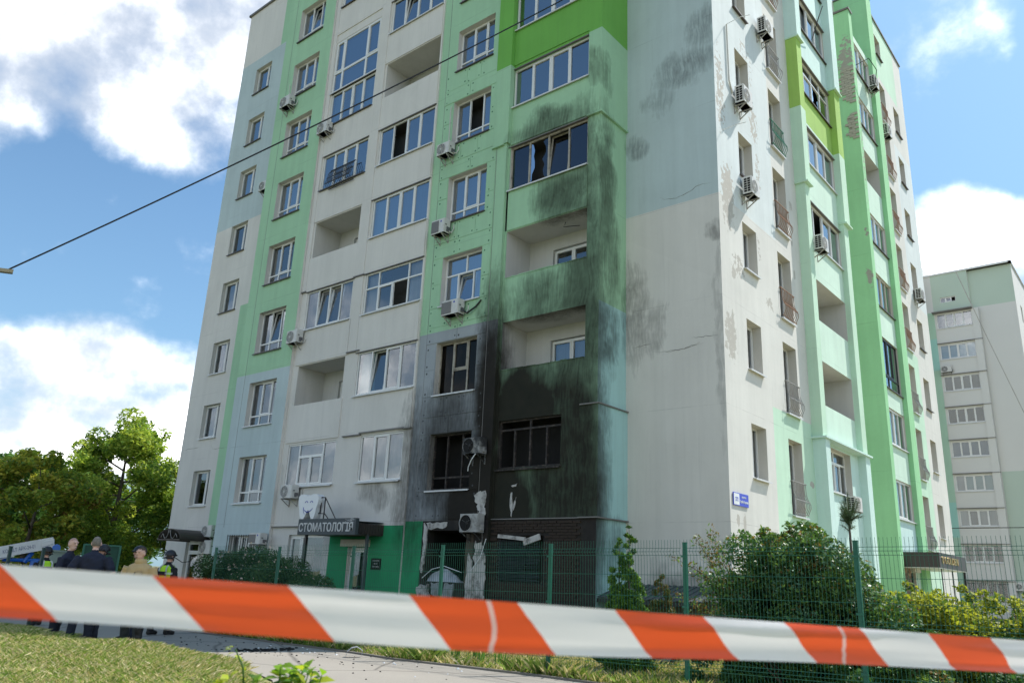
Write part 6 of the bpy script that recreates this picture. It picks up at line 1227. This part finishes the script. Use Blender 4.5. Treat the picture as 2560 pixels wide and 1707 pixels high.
def person(loc, face, label, shirt, pants, skin, hair, H=1.78, sleeve=.55, headyaw=0., headpitch=0., armL=None, armR=None, bulk=1., helmet=False, vest=None, coat=False, legs=((-.11, 0), (.11, 0)), bald=False, patch=None, lean=0., boots=BOOT):
    t = empty('person', loc, label, 'person', None, math.atan2(-face[0], face[1])); s = H/1.78; mb = MB(); prims = []   # (points, radii, material index)
    mats = [shirt, pants, skin, boots, hair]
    def limb(pts, rs, mi): prims.append(([Vector(p) for p in pts], rs, mi)); mb.tube(pts, rs, 10)
    k = bulk
    for (fx, fy) in legs:
        sg = 1 if fx > 0 else -1; hip = (sg*.09, 0, .93); kn = (sg*.10*.5+fx*.5, fy*.5+.03, .5); an = (fx, fy-.02, .10)
        w_ = 1.12 if coat else 1.; limb([hip, ((hip[0]+kn[0])/2, (hip[1]+kn[1])/2+.01, .72), kn, ((kn[0]+an[0])/2, (kn[1]+an[1])/2-.01, .30), an], [.108*k*w_, .098*k*w_, .078*w_, .075*w_, .068*w_], 1)
        limb([(fx, fy-.08, .06), (fx, fy+.05, .065), (fx+sg*.015, fy+.18, .045)], [.052, .055, .042], 3)
        if coat: limb([(fx, fy-.02, .10), (fx, fy-.015, .36)], [.07, .088], 3)
    q = k*(1.12 if coat else 1)
    tor = [(0, 0, .86, .168*q, .118*q), (0, 0, .98, .172*q, .122*q), (0, lean*.3, 1.12, .168*q, .118*q), (0, lean*.6, 1.27, .186*q, .122*q), (0, lean, 1.39, .196*q, .112*q), (0, lean, 1.455, .15*q, .085*q), (0, lean+.01, 1.50, .085, .07)]
    rings(mb, tor); prims.append(([Vector((0, a[1], a[2])) for a in tor], [(a[3]+a[4])/2 for a in tor], 0))
    neck = [(0, lean, 1.46), (0, lean+.02, 1.56)]; limb(neck, [.064, .058], 2 if not coat else 0)
    hc = Vector((0, lean+.035, 1.655)); hm = Matrix.Rotation(headyaw, 4, 'Z') @ Matrix.Rotation(headpitch, 4, 'X')
    hb = MB(); hb.ball((0, 0, .02), .076, .096, .104, 16); hb.ball((0, .022, -.055), .058, .068, .062, 12); hb.tube([(0, .085, .02), (0, .112, -.022)], [.011, .017], 6); hb.ball((0, .076, -.075), .03, .028, .018, 8); hb.ball((-.078, -.005, -.01), .014, .024, .036, 8); hb.ball((.078, -.005, -.01), .014, .024, .036, 8); hb.tube([(-.06, .078, .04), (0, .092, .045), (.06, .078, .04)], [.010, .014, .010], 6)
    base = len(mb.v); mb.v += [tuple(hc+(hm @ Vector(v))) for v in hb.v]; mb.f += [tuple(i+base for i in f) for f in hb.f]; mb.m += hb.m
    hands = []
    for sg, arm in ((-1, armL), (1, armR)):
        sh = Vector((sg*.185*q, lean, 1.405)); el, wr = [Vector(p) for p in (arm or ((sg*.27, -.02, 1.12), (sg*.27, .1, .88)))]
        up_ = sh.lerp(el, .5); sl_end = sh.lerp(el, min(1, sleeve*1.35)) if not coat else el
        limb([sh, up_, el], [.068*q, .058*q, .048*q], 0 if (coat or sleeve > .9) else 5)
        if not coat and sleeve <= .9: prims[-1] = ([sh, sl_end], [.075, .066], 0); mb.tube([sh, sl_end], [.075*k, .068*k], 10); prims.append(([sl_end, el], [.05, .046], 2))
        limb([el, el.lerp(wr, .5), wr], [.05*q, .044*q, .036*q] if coat else [.046, .042, .03], 0 if coat else 2)
        d = (wr-el).normalized(); inn = Vector((-sg, .3, 0)); inn = (inn-d*inn.dot(d)).normalized(); s2 = d.cross(inn)
        pc = wr+d*.085; limb([wr, wr+d*.04, pc], [.026, .036, .036], 2)
        for f_ in range(4):
            o_ = s2*(f_-1.5)*.021; L = (.062, .074, .078, .06)[f_] if sg < 0 else (.06, .078, .074, .062)[f_]
            limb([pc-d*.02+o_, pc+d*L*.5+o_+inn*.008, pc+d*L*.85+o_+inn*.034], [.0115, .0105, .009], 2)
        limb([wr+d*.02+s2*.02*sg, wr+d*.055+s2*.05*sg+inn*.02, wr+d*.085+s2*.052*sg+inn*.04], [.013, .012, .010], 2)
    me = mb.mesh('person_raw', SK); ro = bpy.data.objects.new('person_raw', me); COL.objects.link(ro)
    md = ro.modifiers.new('r', 'REMESH'); md.mode = 'VOXEL'; md.voxel_size = .0125; sm = ro.modifiers.new('s', 'SMOOTH'); sm.factor = .5; sm.iterations = 2
    dg = bpy.context.evaluated_depsgraph_get(); bm_ = bpy.data.meshes.new_from_object(ro.evaluated_get(dg)); bpy.data.objects.remove(ro)
    nv = len(bm_.vertices); co = np.empty(nv*3, np.float32); bm_.vertices.foreach_get('co', co); co = co.reshape(-1, 3)
    npol = len(bm_.polygons); cen = np.empty(npol*3, np.float32); bm_.polygons.foreach_get('center', cen); cen = cen.reshape(-1, 3)
    best = np.full(npol, 9.); mi = np.zeros(npol, np.int32)
    for pts, rs, m_ in prims:
        for i in range(len(pts)-1):
            a_ = np.array(pts[i]); b_ = np.array(pts[i+1]); ab = b_-a_; f = np.clip(((cen-a_) @ ab)/max(1e-9, ab @ ab), 0, 1); dd = np.linalg.norm(cen-(a_+f[:, None]*ab), axis=1)-(rs[i]*(1-f)+rs[i+1]*f)
            if m_ == 0 and len(pts) == 7: dd = dd-.01
            mk = dd < best; best[mk] = dd[mk]; mi[mk] = 0 if m_ == 5 else m_
    hl = (cen-np.array(hc)) @ np.array(hm.to_3x3()); isH = (np.abs(hl[:, 0]) < .1) & (np.abs(hl[:, 1]) < .13) & (hl[:, 2] > -.115) & (hl[:, 2] < .15); mi[isH] = 2
    hairm = isH & ((hl[:, 2] > .062-.25*np.minimum(0, hl[:, 1]+.01)*0+np.where(hl[:, 1] > .05, .018, 0)) | ((hl[:, 1] < -.015) & (hl[:, 2] > -.045))) & ~((np.abs(hl[:, 0]) > .07) & (hl[:, 2] < .03)); mi[hairm] = 4
    if bald: mi[isH & (mi == 4)] = 4
    # soft cloth folds
    z = co[:, 2]; cl_ = (z < 1.45) & (z > .12); co[cl_] += (np.sin(z[cl_]*38+co[cl_, 0]*22)*.0022+np.sin(z[cl_]*61-co[cl_, 0]*31+co[cl_, 1]*20)*.0016)[:, None]*np.sign(co[cl_]); co *= s; bm_.vertices.foreach_set('co', co.ravel())
    bm_.materials.clear()
    for mt in mats: bm_.materials.append(mt)
    bm_.polygons.foreach_set('material_index', mi); bm_.polygons.foreach_set('use_smooth', [True]*npol); bm_.name = 'body'; bm_.update(); child('body', bm_, t)
    def put(mb_, name, mt, smooth=True, head=False):
        if head: mb_.v = [tuple((hc+(hm @ Vector(v)))*s) for v in mb_.v]
        else: mb_.v = [tuple(Vector(v)*s) for v in mb_.v]
        return mb_.build(name, mt, t, smooth)
    e = MB()
    for x in (-.031, .031): e.ball((x, .086, .018), .012, .008, .007, 8)
    e.tube([(-.024, .095, -.062), (0, .10, -.064), (.024, .095, -.062)], .004, 5); put(e, 'eyes_and_mouth', EYE, True, True)
    if helmet:
        h = MB(); h.ball((0, -.008, .035), .112, .132, .118, 20, 0, -.12, 1.); h.ball((0, -.008, .035), .104, .124, .110, 20, 0, -.12, 1.); h.tube([(-.108, .03, .02), (-.07, .118, .035), (0, .138, .04), (.07, .118, .035), (.108, .03, .02)], .012, 6); h.tube([(-.112, .03, .03), (-.114, -.03, -.02), (-.09, -.1, -.03), (0, -.135, -.03), (.09, -.1, -.03), (.114, -.03, -.02), (.112, .03, .03)], .014, 6)
        h.box(-.118, -.105, -.06, .06, .02, .05); h.box(.105, .118, -.06, .06, .02, .05); ho = put(h, 'helmet', HELM, True, True)
        h = MB(); h.tube([(-.098, .01, .0), (-.08, .03, -.07), (-.03, .06, -.13), (.03, .06, -.13), (.08, .03, -.07), (.098, .01, .0)], .008, 5); h.tube([(-.095, -.06, -.02), (-.08, .02, -.07)], .007, 5); h.tube([(.095, -.06, -.02), (.08, .02, -.07)], .007, 5); put(h, 'chin_strap', BLACKC, True, True)
    if coat:
        h = MB(); rings(h, [(0, 0, .70, .235*k, .175*k), (0, 0, .8, .228*k, .168*k), (0, 0, .95, .215*k, .155*k)]); put(h, 'coat_skirt', TAN)
        h = MB(); rings(h, [(0, lean, 1.44, .12, .10), (0, lean+.01, 1.52, .108, .10), (0, lean+.012, 1.56, .10, .095)]); put(h, 'collar', TAN)
        for z, th in ((1.14, .05), (.78, .05)):
            h = MB(); rz_ = .20*q+.012 if z > 1 else .238*k; ry_ = .124*q+.012 if z > 1 else .178*k; rings(h, [(0, lean*.5 if z > 1 else 0, z, rz_, ry_), (0, lean*.5 if z > 1 else 0, z+th, rz_, ry_)], 22); put(h, 'reflective_stripe', YBAND)
            h = MB(); rings(h, [(0, lean*.5 if z > 1 else 0, z+.015, rz_+.004, ry_+.004), (0, lean*.5 if z > 1 else 0, z+th-.015, rz_+.004, ry_+.004)], 22); put(h, 'silver_stripe', REFL)
        for sg, arm in ((-1, armL), (1, armR)):
            sh = Vector((sg*.185*q, lean, 1.405)); el, wr = [Vector(p) for p in arm]; p0 = sh.lerp(el, .72); p1 = sh.lerp(el, .84); h = MB(); h.tube([p0, p1], .072*q, 12); put(h, 'sleeve_stripe', YBAND)
        h = MB(); h.box(-.16, -.05, .118*q+lean*.8, .15*q+lean*.8, 1.2, 1.34); put(h, 'chest_pocket', TAN); h = MB(); h.tube([(-.02, .15, 1.33), (.03, .16, 1.2), (-.06, .17, 1.1)], .012, 5); put(h, 'radio_cord', BLACKC)
    if vest:
        h = MB(); n = 26; rs = [(0, 0, 1.0, .186, .134), (0, lean*.6, 1.15, .184, .132), (0, lean*.9, 1.3, .205, .136), (0, lean, 1.41, .185, .126), (0, lean, 1.465, .12, .10)]
        b0 = len(h.v)
        for (x, y, z, rx, ry) in rs:
            for j in range(n): a = 2*math.pi*j/n; h.v.append((x+rx*k*math.cos(a), y+ry*k*math.sin(a), z))
        for i in range(len(rs)-1):
            for j in range(n):
                a = 2*math.pi*(j+.5)/n
                if i >= 1 and abs(math.cos(a)) > .86: continue        # arm holes
                q_ = b0+i*n; h.f.append((q_+j, q_+(j+1) % n, q_+n+(j+1) % n, q_+n+j)); h.m.append(0)
        vo_ = put(h, 'hi_vis_vest', HIVIS)
        for x in (-.105, .105):
            h = MB()
            for sy in (-1, 1):
                pts = [(x, sy*.128*k*.92, 1.02), (x, sy*.126*k*.92+lean*.6, 1.15), (x, sy*.130*k*.93+lean*.9, 1.3), (x*.95, sy*.120*k+lean*.95, 1.41), (x*.8, sy*.06+lean, 1.475)]
                for i in range(4): a_, b_ = Vector(pts[i]), Vector(pts[i+1]); nn = Vector((0, sy*.012, .004)); h.quad(a_+nn-Vector((.022, 0, 0)), a_+nn+Vector((.022, 0, 0)), b_+nn+Vector((.022, 0, 0)), b_+nn-Vector((.022, 0, 0)))
            put(h, 'reflective_band', REFL, False)
        h = MB(); rings(h, [(0, 0, 1.03, .192*k, .14*k), (0, 0, 1.08, .191*k, .139*k)], 26); put(h, 'reflective_band', REFL)
        o_ = MB(); o_.box(-.125, .125, -.148*k-.004+lean*.8, -.146*k+lean*.8, 1.25, 1.335); put(o_, 'name_panel', BLACKC, False)
        text('ПОЛІЦІЯ', 'lettering', M['enamel'], t, (.105*s, (-.148*k-.008+lean*.8)*s, 1.268*s), (R(90), 0, R(180)), .05*s, .21*s, .003, .004).rotation_euler = (R(90), 0, 0)
        t.children[-1].location.x = -.105*s
    if patch:
        for (c_, nrm, mt) in patch:
            h = MB(); h.disc(Vector(c_), .042, nrm, 16); put(h, 'sleeve_patch', mt, False)
    return t
AW = Vector((-.91, .40, 0)); RT_ = Vector((.40, .91, 0))
hip = lambda sg: ((sg*.36, -.08, 1.13), (sg*.2, .1, 1.0))
person((-6.78, -12.20, .03), AW*.95+RT_*.1, 'grey haired man in dark navy polo seen from behind, hands on hips', NAVY, TROUS, SKP, HAIRG, 1.83, armL=hip(-1), armR=hip(1), bulk=1.14, legs=((-.15, 0), (.13, .02)), patch=[((.262, -.03, 1.33), (.9, -.4, .1), FLAGB)])
person((-7.32, -12.42, .06), AW*-.45+RT_*.85, 'bald man in navy shirt with round sleeve patch facing right', NAVY, TROUS, SKP, STUB, 1.76, bald=True, headyaw=-.35, armR=((.28, .0, 1.14), (.25, .2, .98)), armL=((-.27, .0, 1.14), (-.2, .2, .98)), bulk=1.02, legs=((-.09, -.02), (.09, .03)), patch=[((.262, 0, 1.31), (1, .1, .1), PATCH)])
person((-5.86, -11.76, .0), AW*-.75+RT_*-.55, 'firefighter in tan coat with yellow reflective stripes and dark boots', TAN, TROUSG, SK, HAIRB, 1.70, coat=True, headyaw=-.25, armL=((-.35, .0, 1.13), (-.26, .22, .98)), armR=((.35, .0, 1.13), (.24, .22, .98)), bulk=1.2, legs=((-.2, .05), (.17, -.1)), sleeve=1)
person((-6.95, -11.25, 0), AW*-.2+RT_*-.95, 'helmeted man in dark shirt standing right behind the firefighter', BLACKC, TROUS, SK, HAIRB, 1.72, helmet=True, armL=((-.27, .0, 1.12), (-.2, .2, .95)), armR=((.28, .0, 1.12), (.25, .18, .92)), patch=[((.262, .01, 1.31), (1, .1, .1), TAN)])
person((-7.15, -11.86, 0), AW*-.5+RT_*-.8, 'helmeted man half hidden behind the grey haired man', NAVY, TROUS, SK, HAIRB, 1.71, helmet=True, armL=((-.27, .0, 1.12), (-.2, .2, .95)), armR=((.28, .0, 1.12), (.25, .18, .92)))
person((-8.2, -10.02, 0), AW*.62+RT_*.72, 'helmeted officer in yellow hi-vis vest reading ПОЛІЦІЯ, back turned, near the building', BLACKC, BLACKC, SK, HAIRB, 1.70, helmet=True, vest=True, armL=((-.27, .0, 1.12), (-.2, .2, .95)), armR=((.30, -.02, 1.12), (.27, .15, .92)), legs=((-.1, -.1), (.12, .16)))
person((-11.3, -11.25, 0), AW*.75+RT_*-.35, 'helmeted officer with hi-vis vest bending away behind the bald man', BLACKC, BLACKC, SK, HAIRB, 1.68, helmet=True, vest=True, lean=.08, armL=((-.28, .02, 1.12), (-.22, .2, .95)), armR=((.3, -.02, 1.12), (.27, .15, .92)), legs=((-.1, -.1), (.12, .12)))
# a belt of trees across the road behind the viewpoint (what the lower panes mirror)
rr = random.Random(77); cl = []
for i in range(16):
    x = -48+6.2*i+rr.uniform(-1, 1); y = -62+rr.uniform(-6, 4); H_ = rr.uniform(8, 13)
    for k in range(16): f = rr.random(); cl.append((x+rr.gauss(0, 1.6), y+rr.gauss(0, 1.4), 1.5+f*H_, rr.uniform(.9, 1.7)))
o = crown('far_tree_belt', None, cl, 16000, .45, LT['ash']); o['kind'] = 'stuff'
